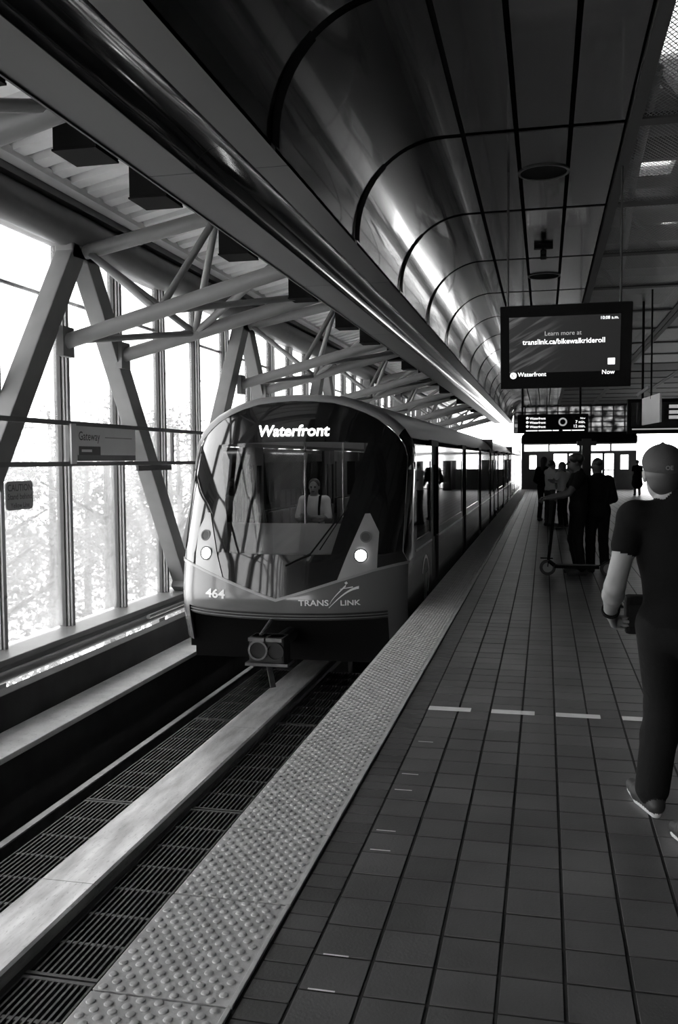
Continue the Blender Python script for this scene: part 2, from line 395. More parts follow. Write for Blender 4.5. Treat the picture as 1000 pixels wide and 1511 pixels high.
gl_bar, gl_cross = grate_me(.44, 2.24, 'bearing_bars')
gr_bar, gr_cross = grate_me(.40, 2.24, 'bearing_bars')
ordn = ['first', 'second', 'third', 'fourth', 'fifth', 'sixth', 'seventh', 'eighth', 'ninth', 'tenth']
gi = {'l': 0, 'r': 0}
for j in range(-1, 4):
    for side, xc, bm_, cm_ in (('l', TC-.435, gl_bar, gl_cross), ('r', TC+.415, gr_bar, gr_cross)):
        y0 = 3.995+(j-1)*2.24
        if y0 < 1: continue
        g = tag(empty('grating_panel', (xc, y0, -.975)), 'steel track grating %s the centre rail, %s panel from the bottom' % ('left of' if side == 'l' else 'right of', ordn[gi[side]]), 'grating', 'track gratings'); gi[side] += 1
        tag(link('bearing_bars', bm_, g), kind='stuff'); [link('cross_bar', cm_, g, (0, .02+j_*(2.24-.04)/7, 0 if j_ in (0, 7) else -.005)) for j_ in range(8)]
        for e in (.3, 1.9): MB().box(xc-.03, xc+.03, y0+e, y0+e+.06, -1.35, -1.02).build('support_foot', 'under', g)

# ================================================================== LEFT WINDOW WALL
wl = struct(empty('wall_left', (-5.45, 20, -.6)))
SZ = -.33
MB().box(-5.66, -5.2, YB, 60, SZ-.07, SZ).build('sill_top', 'steel_paint', wl, bevel=.012)
MB().box(-5.60, -5.24, YB, 60, SZ-.18, SZ-.07).build('sill_beam', 'steel_dark', wl)
MB().tube((-5.16, YB, SZ-.155), (-5.16, 60, SZ-.155), .055, 16).build('conduit_pipe', 'steel_dark', wl, smooth=True)
MB().tube((-5.09, 11.0, SZ-.10), (-5.09, 13.0, SZ-.10), .028, 10).build('short_pipe', 'steel_paint', wl, smooth=True)
for k in range(16): MB().box(-5.5, -5.38, YB+2+k*4, YB+2.2+k*4, -2.5, SZ-.18).build('sill_post', 'steel_dark', wl)
MTOP = 4.25
ys = [8.37+1.395*k for k in range(-10, 37)]
mm = MB().box(-5.60, -5.50, -.05, .05, 0, MTOP-SZ); mm.box(-5.50, -5.47, -.03, .03, 0, MTOP-SZ)
mull_me = mm.mesh('mullion', 'mullion', bevel=.004)
gask = MB().box(-5.62, -5.535, .05, .085, 0, MTOP-SZ); gask.box(-5.62, -5.535, -.075, -.05, 0, MTOP-SZ)
gask_me = gask.mesh('gasket', 'sign_dark')
bolt_me = MB().tube((-5.472, 0, 0), (-5.458, 0, 0), .014, 8).mesh('bolt', 'steel_dark')
pane_me = MB().box(-5.585, -5.577, .06, 1.335, .02, MTOP-SZ-.02).mesh('glass_pane', 'window_glass')
o = org(wl)
for y in ys:
    m_ = link('mullion', mull_me, wl, (-o.x, y-o.y, SZ-o.z)); link('gasket', gask_me, m_)
    if 4 < y < 24:
        for z in (.55, 1.9, 3.25): link('bolt', bolt_me, m_, (0, 0, z))
    link('glass_pane', pane_me, wl, (-o.x, y-o.y, SZ-o.z))
MB().box(-5.62, -5.59, YB, 60, 3.52, 3.56).build('transom', 'steel_dark', wl)
MB().box(-5.62, -5.48, YB, 60, MTOP-.12, MTOP).build('window_head', 'mullion', wl)
# V struts
BAY, A0 = 6.03, 9.83
def strut(y0, z0, y1, z1, nm='strut'):
    q = MB(); q.bar((-5.36, y0, z0), (-5.36, y1, z1), .26, .22, up=(1, 0, 0)); q.build(nm, 'steel_paint', wl, bevel=.012)
for k in range(-1, 8):
    ya = A0+k*BAY
    strut(ya-.10, 4.1, ya-.10-3.02, SZ); strut(ya+.10, 4.1, ya+.10+3.02, SZ)
    MB().box(-5.48, -5.25, ya-.30, ya+.30, 3.95, 4.16).build('gusset', 'steel_paint', wl, bevel=.02)
# head beam on the wall
MB().tube((-5.36, YB, 4.30), (-5.36, 60, 4.30), .21, 20).build('head_beam', 'steel_dark', wl, smooth=True)
MB().box(-5.60, -5.18, YB, 60, 4.50, 4.58).build('head_plate', 'steel_dark', wl)
MB().prism([(-5.30, 4.56), (-5.05, 4.60), (-5.05, 4.68), (-5.30, 4.66)], 'y', YB, 60).build('flashing', 'deck', wl)
# ------------------------------------------------ sign rails and signs on the wall
sr = tag(empty('sign_rail', (-5.2, 12, 1.60)), 'pair of dark horizontal tubes crossing the window struts', 'rail')
MB().bar((-5.18, YB, 2.055), (-5.18, 40, 2.055), .045, .05).build('upper_tube', 'steel_dark', sr)
MB().bar((-5.18, YB, 1.60), (-5.18, 40, 1.60), .045, .05).build('lower_tube', 'steel_dark', sr)
for y in (7.55, 9.28, 10.85, 12.2, 15.2, 18.5): MB().box(-5.24, -5.205, y-.025, y+.025, 1.58, 2.07).build('clip', 'steel_dark', sr)
def wall_text(t, yz, w, parent, m, x, bold=0.0, name='lettering'):
    """lettering on a surface facing +X, reading along +Y"""
    vs, fs, s = text_fit(t, 0, w, bold)
    q = MB(); q.add([(x, yz[0]+a, yz[1]+b) for a, b, c in vs], fs); return q.build(name, m, parent)
gs = tag(empty('station_sign', (-5.155, 10.07, 1.63)), 'grey Gateway station name sign on the window rails', 'sign')
MB().box(-5.154, -5.14, 9.32, 10.83, 1.63, 2.03).build('sign_panel', 'sign_face', gs, bevel=.004)
MB().box(-5.14, -5.136, 9.335, 10.815, 1.635, 1.70).build('lower_band', 'steel_dark', gs)
MB().box(-5.14, -5.134, 9.37, 9.87, 1.70, 1.80).build('caption_plate', 'sign_dark', gs)
wall_text('Gateway', (9.37, 1.87), .50, gs, 'sign_dark', -5.1385, .006)
MB().box(-5.1338, -5.1325, 9.42, 9.66, 1.735, 1.765).build('caption_line', 'sign_face', gs)
MB().box(-5.154, -5.135, 9.20, 9.31, 1.60, 2.05).build('end_plate', 'sign_face', gs)
MB().box(-5.14, -5.136, 10.0, 10.72, 1.905, 1.915).build('rule_line', 'steel_paint', gs)
cs = tag(empty('caution_sign', (-5.53, 8.79, 1.10)), 'dark CAUTION stand behind yellow line sign on the window glass', 'sign')
q = MB(); pts = []
for cx_, cy_, a0 in ((9.0, 1.37, 0), (8.58, 1.37, 90), (8.58, 1.16, 180), (9.0, 1.16, 270)):
    for a in range(0, 91, 30): pts.append((cx_+.05*math.cos(math.radians(a0+a)), cy_+.05*math.sin(math.radians(a0+a))))
q.prism(pts, 'x', -5.55, -5.535).build('sign_plate', 'sign_caution', cs)
wall_text('CAUTION', (8.56, 1.315), .46, cs, 'sign_dark', -5.533, .008)
wall_text('Stand behind', (8.56, 1.225), .46, cs, 'sign_dark', -5.533, .008)
wall_text('Yellow Line', (8.61, 1.135), .36, cs, 'sign_dark', -5.533, .008)
es = tag(MB().box(-5.19, -5.15, 10.93, 12.0, 1.50, 1.573).build('cable_box', 'sign_dark', None, bevel=.005), 'small dark box under the sign rail right of the station sign', 'box')

# ================================================================== ROOF over the track
rf = struct(empty('roof', (-3.6, 20, 4.6)))
def dz(x): return 4.60+(x+5.3)*.215
q = MB(); PD = .37; rows = []
yy = YB
while yy < 58:
    for dy, up in ((0, 0), (.20, 0), (.23, .11), (.34, .11)): rows.append((yy+dy, up))
    yy += PD
q.grid([[(x, y, dz(x)+u) for x in (-6.1, -5.3, -1.55)] for y, u in rows]).build('corrugated_deck', 'deck', rf)
MB().prism([(-6.1, dz(-6.1)+.125), (-1.55, dz(-1.55)+.125), (-1.55, dz(-1.55)+.16), (-6.1, dz(-6.1)+.16)], 'y', YB, 58).build('roof_skin', 'wall_dark', rf)
MB().box(-5.34, -5.27, YB, 58, 4.585, 4.66).build('deck_closure', 'steel_dark', rf)
for y in (3.9, 5.14, 6.19, 8.04, 10.38, 12.82, 14.59, 17.2, 19.0, 21.6, 23.2, 26.0, 28.6, 31.2, 34, 37):
    q = MB().box(-2.95, -2.66, y, y+.30, 3.535, dz(-2.95)-.01); q.build('hanger_box', 'black', rf, bevel=.006)
    MB().box(-2.955, -2.66, y-.006, y+.306, 3.522, 3.535).build('hanger_cap', 'black', rf)
for k in range(-1, 7):
    ya = A0+k*BAY; ttop = lambda x: 4.06+(x+5.3)*.195
    lab = {-1: 'tubular steel roof truss nearest the camera at the upper left', 0: 'tubular steel roof truss above the station name sign', 1: 'second tubular roof truss beyond the station sign, over the train nose'}.get(k, 'tubular steel roof truss over the train, %s from the nearest' % ordn[k+1])
    T = tag(empty('roof_truss', (-4, ya, 2.9)), lab, 'truss', 'roof trusses over the track')
    MB().tube((-5.25, ya, ttop(-5.25)), (-1.85, ya, ttop(-1.85)), .085, 16).build('top_chord', 'steel_paint', T, smooth=True)
    for s, yc in ((-1, ya-.52), (1, ya+.90)):
        lo = lambda x: 2.95+(x+5.3)*.255
        MB().tube((-5.27, yc, lo(-5.27)), (-2.64, yc+.05*s, lo(-2.64)), .085, 16).build('bottom_chord', 'steel_paint', T, smooth=True)
        MB().box(-5.28, -5.20, yc-.12, yc+.12, 2.80, 3.13).build('end_plate', 'steel_paint', T)
    lo = lambda x: 2.95+(x+5.3)*.255
    n1 = (-4.12, ya-.52, lo(-4.12)); n2 = (-4.26, ya+.9, lo(-4.26)); t1 = (-3.62, ya, ttop(-3.62)); t0 = (-5.22, ya, ttop(-5.22))
    b1 = (-5.2, ya-.5, lo(-5.2)); t2 = (-2.7, ya-.0, ttop(-2.7)-.02)
    for a, b, r in ((n1, t1, .042), (n2, t1, .042), (n2, (-2.75, ya+.2, ttop(-2.75)-.5), .045), (n2, t0, .042), (n1, t0, .042), (n2, b1, .038), (n1, (-2.72, ya+.9, lo(-2.72)), .038)):
        MB().tube(a, b, r, 10).build('web_member', 'steel_paint', T, smooth=True)

# ================================================================== CEILING over the platform (mirrored about the platform axis)
ce = struct(empty('ceiling', (4.2, 20, 3.5)))
XC = 4.2
ZS, ZC = 3.54, 4.40
prof = [(-.72, ZC), (-.86, ZC)]
for a in range(0, 91, 6):
    t = math.radians(a); prof.append((-.86-.785*math.sin(t), ZC-.80+.80*math.cos(t)))
prof.append((-1.645, ZS+.0))
seams = [8.0+2.52*k for k in range(-6, 18)]
def arc_len_panel(y0, y1, sgn):
    P = []
    for u in (0, .5, 1):
        y = y0+.045+(y1-y0-.09)*u
        P.append([Vector((x if sgn > 0 else 2*XC-x, y, z)) for x, z in prof])
    q = MB(); q.grid(P)
    return q
for sgn in (1, -1):
    def X(x): return x if sgn > 0 else 2*XC-x
    def bx(x0, x1, y0, y1, z0, z1): a, b = sorted((X(x0), X(x1))); return MB().box(a, b, y0, y1, z0, z1)
    # soffit strips in lengths, with the half-round channel between them
    for k in range(14):
        y0 = YB+.2+k*4.0+(-.4)
        bx(-1.865, -1.645, y0+.004, y0+3.996, ZS, ZS+.03).build('soffit_strip', 'soffit', ce)
        bx(-2.62, -2.29, y0+.004, y0+3.996, ZS, ZS+.03).build('soffit_strip', 'soffit', ce)
        bx(-2.635, -2.62, y0+.004, y0+3.996, ZS-.012, ZS+.5).build('fascia_edge', 'soffit', ce)
        P = []
        for yv in (y0+.003, y0+3.997):
            P.append([(X(-2.0775+.2125*math.cos(math.radians(a))), yv, ZS+.005+.16*math.sin(math.radians(a))) for a in range(0, 181, 9)])
        MB().grid(P).build('channel_liner', 'channel', ce, smooth=True)
    bx(-2.60, -1.69, YB, YE, ZS+.2, ZS+.24).build('soffit_backing', 'black', ce)
    bx(-1.74, -1.69, YB, YE, ZS+.03, 5.4).build('vault_backing', 'black', ce)
    bx(-1.7, .66, YB, YE, ZC+.05, ZC+.08).build('panel_backing', 'black', ce)
    for y0, y1 in zip(seams[:-1], seams[1:]):
        if y0 < YB or y1 > YE: continue
        arc_len_panel(y0, y1, sgn).build('vault_panel', 'vault', ce, smooth=True)
        MB().grid([[(X(x+.02 if i else x), y, z+.02) for i, (x, z) in enumerate(prof)] for y in (y0-.07, y0+.07)]).build('seam_strip', 'black', ce)
        for x0 in (-.70, -.25, .20):
            bx(x0+.02, x0+.43, y0+.05, y1-.05, ZC, ZC+.012).build('ceiling_panel', 'ceil_panel', ce)
    bx(-.73, -.68, YB, YE, ZC+.014, ZC+.02).build('joint_strip', 'black', ce)
# open mesh bays between, roof steel and skylights above them
mesh_q = MB()
MW, ML = 1.55, 2.36
def clipseg(c, s):   # line y = s*x + c in the rectangle [0,MW]x[0,ML]
    pts = []
    for xx in (0, MW):
        yv = s*xx+c
        if 0 <= yv <= ML: pts.append((xx, yv))
    for yv in (0, ML):
        xx = (yv-c)/s
        if 0 < xx < MW: pts.append((xx, yv))
    return pts[:2] if len(pts) >= 2 else None
for s in (1.7, -1.7):
    c = -4.0
    while c < 6.5:
        g = clipseg(c, s)
        if g: mesh_q.bar((g[0][0], g[0][1], 0), (g[1][0], g[1][1], 0), .006, .003)
        c += .07
mesh_me = mesh_q.mesh('mesh_sheet', 'mesh_metal')
fr = MB(); fr.box(-.10, 0, -.08, ML+.08, -.02, .03); fr.box(MW, MW+.10, -.08, ML+.08, -.02, .03); fr.box(0, MW, -.08, .0, -.02, .03); fr.box(0, MW, ML, ML+.08, -.02, .03)
fr_me = fr.mesh('mesh_frame', 'frame_metal')
solid_me = MB().box(0, MW, 0, ML, 0, .006).mesh('far_sheet', 'frame_metal')
oc = org(ce)
for y0 in seams[:-1]:
    if y0 < YB or y0+2.52 > YE: continue
    for i in range(4):
        f_ = link('mesh_frame', fr_me, ce, (.76+i*1.765-oc.x, y0+.08-oc.y, ZC-oc.z))
        if y0 < 26 and i < 3: tag(link('mesh_sheet', mesh_me, f_), kind='stuff')
        else: link('mesh_sheet', solid_me, f_)
ur = struct(empty('upper_roof', (1.7, 20, 5.4)))
ZU = 6.2
sky = [(1.2, 1.7, 2.0, 5.0), (1.15, 2.4, 8.3, 11.5), (1.33, 1.95, 14.75, 15.75), (2.2, 2.5, 18.9, 19.6), (2.9, 3.5, 22, 23.0)]
# roof slab pieced around the skylight openings
def slab(xa, xb, ya, yb):
    MB().box(xa, xb, ya, yb, ZU, ZU+.15).build('roof_slab', 'wall_dark', ur)
edges = sorted(sky, key=lambda s: s[2]); yc = YB
for (a, b, c, d) in edges:
    slab(-1.7, 10.1, yc, c); slab(-1.7, a, c, d); slab(b, 10.1, c, d)
    MB().box(a, b, c, d, ZU+.08, ZU+.09).build('skylight_glass', 'clear_glass', ur); yc = d
slab(-1.7, 10.1, yc, YE+.2)
for xa in (-1.7, 10.05): MB().box(xa, xa+.06, YB, YE, 4.8, ZU).build('upper_wall', 'wall_dark', ur)
for k in range(22):
    y = -4+k*2.5; MB().box(-1.6, 10.0, y-.06, y+.06, 5.75, 6.05).build('purlin', 'steel_dark', ur)
for xx in (.4, 3.0): MB().box(xx-.08, xx+.08, YB, YE, 5.3, 5.6).build('girder', 'black', ur)
MB().path([(1.0, 9, 5.2), (1.1, 12.5, 5.2), (1.4, 18, 5.2)], .05).build('duct_pipe', 'steel_paint', ur, smooth=True)
for k in range(8):
    y = 10.0+k*5; MB().bar((1.1, y, 5.6), (1.9, y+.5, 4.75), .09, .09).build('brace', 'steel_dark', ur)
# recessed ring lights / speakers, dome camera
for (y, lab) in ((9.18, 'large round ceiling speaker grille nearest the camera'), (14.3, 'round ceiling speaker grille farther along, above the hanging display')):
    s_ = tag(empty('ceiling_speaker', (-.025, y, ZC)), lab, 'speaker', 'round ceiling speakers')
    MB().disc((-.025, y, ZC-.014), (0, 0, 1), .245, 40, .222, .02).build('trim_ring', 'soffit', s_, smooth=True)
    MB().disc((-.025, y, ZC-.004), (0, 0, 1), .223, 40, 0, .006).build('grille', 'black', s_)
c_ = tag(empty('security_camera', (-.03, 12.3, ZC-.2)), 'small dark security camera hanging from the ceiling panels', 'camera')
MB().box(-.15, .09, 12.2, 12.3, ZC-.05, ZC).build('mount', 'black', c_); MB().tube((-.03, 12.25, ZC-.05), (-.03, 12.25, ZC-.09), .02).build('stem', 'black', c_)
MB().box(-.07, .01, 12.12, 12.36, ZC-.17, ZC-.09).build('housing', 'black', c_, bevel=.01); MB().disc((-.03, 12.12, ZC-.13), (0, -1, 0), .03, 14, 0, .012).build('lens', 'black_gloss', c_)
#MORE
# ================================================================== END WALL, RIGHT SIDE, BACK
wb = struct(empty('wall_back', (1.7, YE, 0)))
def wbx(x0, x1, z0, z1, name, m, y0=YE, y1=YE+.12, bevel=0): return MB().box(x0, x1, y0, y1, z0, z1).build(name, m, wb, bevel=bevel)
# solid panels, doors and glazing from left to right
q = MB(); pts = [(-1.2, 2.42), (4.6, 2.42), (4.6, 2.75)]
for a in range(0, 91, 15): pts.append((4.3-0+.3*math.cos(math.radians(a)), 2.68+.3*math.sin(math.radians(a))))
for a in range(90, 181, 15): pts.append((-.9+.3*math.cos(math.radians(a)), 2.68+.3*math.sin(math.radians(a))))
q.prism(pts, 'y', YE-.6, YE-.3).build('bulkhead', 'black', wb)
wbx(-1.6, 10.1, 4.35, 6.3, 'upper_panel', 'end_metal'); wbx(4.6, 10.1, 2.98, 4.35, 'upper_panel', 'end_metal')
for i in range(11):
    for j in range(5): wbx(-1.58+i*.56+.03, -1.58+i*.56+.53, 2.98+j*.274+.02, 2.98+(j+1)*.274-.02, 'frosted_pane', 'frosted', YE+.02, YE+.04)
for i in range(12): wbx(-1.58+i*.56-.03, -1.58+i*.56+.03, 2.98, 4.35, 'glazing_bar', 'steel_dark')
for j in range(6): wbx(-1.58, 4.6, 2.98+j*.274-.02, 2.98+j*.274+.02, 'glazing_bar', 'steel_dark')
wbx(-1.2, -1.05, 0, 2.42, 'jamb', 'end_wall'); wbx(4.5, 4.62, 0, 2.0, 'jamb', 'end_wall')
wbx(-1.2, 4.62, 1.92, 2.02, 'transom', 'end_wall'); wbx(-1.2, 4.62, 2.36, 2.44, 'head', 'end_wall')
for x in (.18, 3.30): wbx(x, x+.08, 2.02, 2.4, 'post', 'end_wall')
MB().box(-1.05, 4.5, YE+.05, YE+.06, 2.02, 2.36).build('clerestory_glass', 'clear_glass', wb)
def door(n, x0, x1, lx0, lx1, lz0, lz1):
    d = struct(empty('door_%d' % n, ((x0+x1)/2, YE, 0)))
    q = MB(); q.box(x0, lx0, YE, YE+.06, 0, 1.92); q.box(lx1, x1, YE, YE+.06, 0, 1.92); q.box(lx0, lx1, YE, YE+.06, 0, lz0); q.box(lx0, lx1, YE, YE+.06, lz1, 1.92)
    q.build('door_leaf', 'end_wall', d); MB().box(lx0, lx1, YE+.02, YE+.03, lz0, lz1).build('door_light', 'clear_glass', d)
    MB().bar((x1-.1, YE-.05, .95), (x1-.1, YE-.05, 1.15), .03, .03).build('door_handle', 'chrome', d)
door(1, -1.05, .10, -.78, -.42, 1.08, 1.80)
wbx(.10, .40, 0, 1.92, 'panel', 'end_wall')
def win(n, x0, x1, z0, z1):
    w = struct(empty('window_%d' % n, ((x0+x1)/2, YE, z0)))
    q = MB(); q.box(x0, x0+.06, YE, YE+.08, z0, z1); q.box(x1-.06, x1, YE, YE+.08, z0, z1); q.box(x0, x1, YE, YE+.08, z0, z0+.05); q.box(x0, x1, YE, YE+.08, z1-.05, z1)
    q.build('window_frame', 'end_wall', w); MB().box(x0+.06, x1-.06, YE+.03, YE+.04, z0+.05, z1-.05).build('pane', 'clear_glass', w)
win(1, .40, 1.20, 1.05, 1.92); win(2, 1.20, 1.75, 1.05, 1.92); wbx(.40, 1.75, 0, 1.05, 'dado_panel', 'end_wall')
wbx(1.75, 2.25, 0, 2.4, 'panel', 'wall_dark')
win(3, 2.25, 2.98, 0.02, 1.92); win(4, 2.98, 3.55, 0.02, 1.92)
for x in (2.7, 3.1, 3.3): MB().bar((x, YE+1.2, 0), (x, YE+1.2, 1.1), .04, .04).build('guard_post', 'steel_dark', wb)
MB().bar((2.3, YE+1.2, 1.0), (3.6, YE+1.2, 1.0), .04, .05).build('guard_rail', 'steel_dark', wb); MB().bar((2.3, YE+1.2, .6), (3.6, YE+1.2, .6), .03, .04).build('guard_rail', 'steel_dark', wb)
door(2, 3.55, 4.50, 3.83, 4.22, 1.05, 1.80)
# exterior apron beyond the end wall
struct(MB().box(-1.3, 10.0, YE, YE+12, -.3, -.02).build('end_apron', 'concrete'))
# far right: second track, its solid side wall and roof over it
wr = struct(empty('wall_right', (13.9, 20, -1.6)))
MB().box(13.85, 14.1, YB, 60, -1.6, 5.2).build('wall_panel', 'wall_dark', wr)
MB().box(9.75, 13.9, YB, 60, -1.6, -1.35).build('track_slab', 'dark_concrete', wr)
MB().prism([(10.0, 5.45), (14.1, 4.7), (14.1, 4.85), (10.0, 5.6)], 'y', YB, 58).build('roof_slope', 'wall_dark', wr)
wf = struct(empty('wall_front', (1, YB, -1.6)))
MB().box(-1.3, 14.1, YB-.2, YB, -1.6, 6.3).build('wall_panel', 'wall_dark', wf)
MB().box(-6.1, -1.3, YB-.2, YB, 2.6, 5.6).build('wall_panel', 'wall_dark', wf)
# hall column
col = struct(empty('trim_1', (2.05, 47.8, 0)))
MB().box(1.85, 2.3, 47.6, 48.05, 0, 2.62).build('column_shaft', 'sign_dark', col, bevel=.02); MB().box(1.6, 2.55, 47.5, 48.1, 2.28, 2.5).build('column_collar', 'sign_dark', col)

# ================================================================== HANGING DISPLAYS
def panel_xf(c, tilt, yaw=0): return Matrix.Translation(Vector(c)) @ Matrix.Rotation(yaw, 4, 'Z') @ Matrix.Rotation(tilt, 4, 'X')
def put_text(t, x0, x1, z, M, parent, m, bold=0.0, y=-.0045, name='lettering'):
    """lettering on a panel whose front faces local -Y"""
    vs, fs, s = text_fit(t, x0, x1, bold)
    q = MB(); q.add([(a, y, z+b) for a, b, c in vs], fs); q.xf(M); return q.build(name, m, parent)
tv = tag(empty('passenger_display', (.185, 9.0, 2.31)), 'large hanging passenger display with the learn more advert', 'display')
M = panel_xf((.185, 9.0, 2.69), math.radians(12))
hw, hh = .61, .395
q = MB().box(-hw, hw, .0, .11, -hh, hh); q.xf(M); q.build('casing', 'black', tv, bevel=.008)
q = MB().box(-hw+.085, hw-.105, -.003, .004, -hh+.155, hh-.105); q.xf(M); q.build('screen', 'screen_picture', tv)
put_text('Learn more at', -.19, .15, .11, M, tv, 'screen_dim', .0)
put_text('translink.ca/bikewalkrideroll', -.40, .365, .03, M, tv, 'screen_white', .012)
put_text('10:08 a.m.', .325, .485, .245, M, tv, 'screen_white', .004)
put_text('Waterfront', -.445, -.175, -.275, M, tv, 'screen_white', .008)
put_text('Now', .345, .46, -.27, M, tv, 'screen_white', .004)
q = MB().disc((-.487, -.005, -.265), (0, 1, 0), .031, 20, .016, .003); q.xf(M); q.build('round_symbol', 'screen_white', tv)
q = MB().box(-.495, -.479, -.006, -.003, -.273, -.257); q.xf(M); q.build('symbol_mark', 'screen_white', tv)
q = MB().box(.395, .46, -.006, -.0035, -.18, -.12); q.xf(M); q.build('corner_icon', 'screen_white', tv)
for x in (-.36, .70): MB().tube((x, 9.12, 3.0), (x, 9.12, ZC), .012, 10).build('hanger_rod', 'ceil_panel', tv)
MB().box(-.40, .74, 9.06, 9.2, 2.9, 3.05).build('hanger_bracket', 'black', tv)
bd = tag(empty('departure_board', (.15, 19, 2.13)), 'narrow hanging departure board listing three trains', 'display')
M = panel_xf((.155, 19.0, 2.335), 0)
q = MB().box(-.70, .70, 0, .14, -.19, .19); q.xf(M); q.build('casing', 'black', bd, bevel=.008)
for z, t in ((.085, 'Now'), (.0, '7 min.'), (-.085, '12 min.')):
    put_text('Waterfront', -.46, -.14, z, M, bd, 'screen_white', .01)
    w = .035*len(t)*.9; put_text(t, .64-w, .64, z, M, bd, 'screen_white', .006)
    q = MB().disc((-.505, -.004, z+.03), (0, 1, 0), .025, 12, 0, .003); q.xf(M); q.build('round_symbol', 'screen_white', bd)
for x0_, x1_ in ((-.53, -.30), (-.28, -.02), (0, .12), (.20, .36), (.38, .62)):
    q = MB().box(x0_, x1_, -.006, -.003, -.15, -.132); q.xf(M); q.build('ticker_line', 'screen_white', bd)
q = MB().disc((.2, -.004, .03), (0, 1, 0), .085, 24, .055, .003); q.xf(M); q.build('clock_ring', 'screen_dim', bd)
for x in (-.45, .7): MB().tube((x, 19.07, 2.52), (x, 19.07, ZC), .022, 10).build('hanger_rod', 'black', bd)
b3 = tag(empty('information_screen', (2.1, 17, 2.06)), 'wide dark hanging information screen at the right edge', 'display')
M = panel_xf((2.12, 17.0, 2.36), math.radians(3))
q = MB().box(-.68, .68, 0, .14, -.31, .31); q.xf(M); q.build('casing', 'black', b3, bevel=.01)
q = MB().box(-.62, .62, -.003, .004, -.2, .25); q.xf(M); q.build('screen', 'black_gloss', b3)
for k, z in enumerate((.17, .07, -.02)):
    q = MB().box(.02+.0*k, .40, -.006, -.003, z-.03, z+.03); q.xf(M); q.build('screen_row', 'screen_dim', b3)
q = MB().box(-.60, .6, -.006, -.003, -.235, -.215); q.xf(M); q.build('screen_line', 'screen_dim', b3)
for x in (1.7, 2.55): MB().tube((x, 17.07, 2.6), (x, 17.07, ZC), .022, 10).build('hanger_rod', 'black', b3)
b4 = tag(empty('hanging_sign', (1.7, 15.9, 2.1)), 'small pale blank sign plate hanging at an angle before the information screen', 'sign')
MB().bar((1.66, 16.6, 2.42), (1.79, 15.2, 2.42), .03, .46).build('sign_plate', 'sign_face', b4)
MB().bar((1.5, 16.0, 2.67), (1.68, 15.9, 2.80), .04, .04).build('support_arm', 'steel_paint', b4); MB().tube((1.72, 15.9, 2.6), (1.72, 15.9, ZC), .015, 8).build('hanger_rod', 'black', b4)

# ================================================================== TRAIN
HW = 1.325
PRF = [(0, 2.39), (.3, 2.38), (.5, 2.36), (.7, 2.305), (.84, 2.25), (1.0, 2.17), (1.12, 2.08), (1.22, 1.98), (1.29, 1.87), (1.32, 1.75), (1.325, 1.6)]
def interp(t, tab):
    for (a, b), (c, d) in zip(tab[:-1], tab[1:]):
        if t <= c: return b+(d-b)*(t-a)/(c-a) if t > a else b
    return tab[-1][1]
YCT = [(-.5, 9.34), (-.1, 9.2), (.14, 9.17), (.6, 9.25), (1.2, 9.48), (1.8, 9.74), (2.1, 9.9), (2.25, 10.0), (2.33, 10.08), (2.39, 10.2)]
def Yf(d, z): return interp(z, YCT)+.8*(1-math.sqrt(max(0, 1-(d/1.34)**2)))
def S(d, z, off=0.0):
    e = .01; p = Vector((TC+d, Yf(d, z), z))
    if off:
        tx = Vector((2*e, Yf(d+e, z)-Yf(d-e, z), 0)); tz = Vector((0, Yf(d, z+e)-Yf(d, z-e), 2*e)); n = tx.cross(tz).normalized()
        p += n*off
    return p
def patch(q, lo, hi, nu=24, nv=12, off=0.0, thick=0):
    """quad patch on the nose surface between curves lo(u) and hi(u) -> (d,z), u in 0..1"""
    P = []
    for j in range(nv+1):
        t = j/nv; row = []
        for i in range(nu+1):
            a, b = lo(i/nu), hi(i/nu); row.append(S(a[0]+(b[0]-a[0])*t, a[1]+(b[1]-a[1])*t, off))
        P.append(row)
    if thick: q.shell(P, Vector((0, thick, 0)))
    else: q.grid(P)
    return q
ZV = [(0, .145), (.2, .205), (.64, .345), (1.0, .45), (1.2, .49), (1.32, .50)]
def zv(d): return interp(abs(d), ZV)
def lin(p, q): return lambda u: (p[0]+(q[0]-p[0])*u, p[1]+(q[1]-p[1])*u)
train = tag(empty('train', (TC, 10, -.9)), 'grey and black metro train pulling in along the platform', 'train')
DM = 1.318
# outline of the black mask in front view, left to right over the top
def wmask(z):   # half width of mask at height z
    for (d0, z0), (d1, z1) in zip(PRF[:-1], PRF[1:]):
        if z0-.09 >= z >= z1-.09: return max(0, (d0+(d1-d0)*((z0-.09-z)/(z0-z1)))-.055)
    return 1.27
arc = []
for d, z in reversed(PRF): arc.append((-max(0, d-.055), z-.09))
arc += [(-d, z) for d, z in reversed(arc[:-1])]
# --- front parts
q = MB(); patch(q, lambda u: (-DM+2*DM*u, -.0), lambda u: (-DM+2*DM*u, zv(-DM+2*DM*u)), 56, 6, .0, .05)
bumper = q.build('bumper', 'train_grey', train, smooth=True)
q = MB(); patch(q, lambda u: (-DM+2*DM*u, zv(-DM+2*DM*u)-.022), lambda u: (-DM+2*DM*u, zv(-DM+2*DM*u)+.006), 56, 2, .012, .03)
q.build('bumper_lip', 'train_rim', train, smooth=True)
q = MB(); patch(q, lambda u: (-1.15+2.3*u, -.09), lambda u: (-1.15+2.3*u, -.0), 40, 3, -.03, .05)
q.build('lower_valance', 'under', train, smooth=True)
for z in (-.03, -.06):
    q = MB(); patch(q, lambda u: (-1.15+2.3*u, z-.008), lambda u: (-1.15+2.3*u, z), 40, 1, -.015, .03); q.build('valance_rib', 'train_low', train)
WB, WT, WBZ, WTZ = .57, .86, .62, 1.83   # windscreen: half widths and heights
def wl_(t): return WB+(WT-WB)*t
def zt(d): return WTZ-.02*(d/WT)**2
mask = MB()
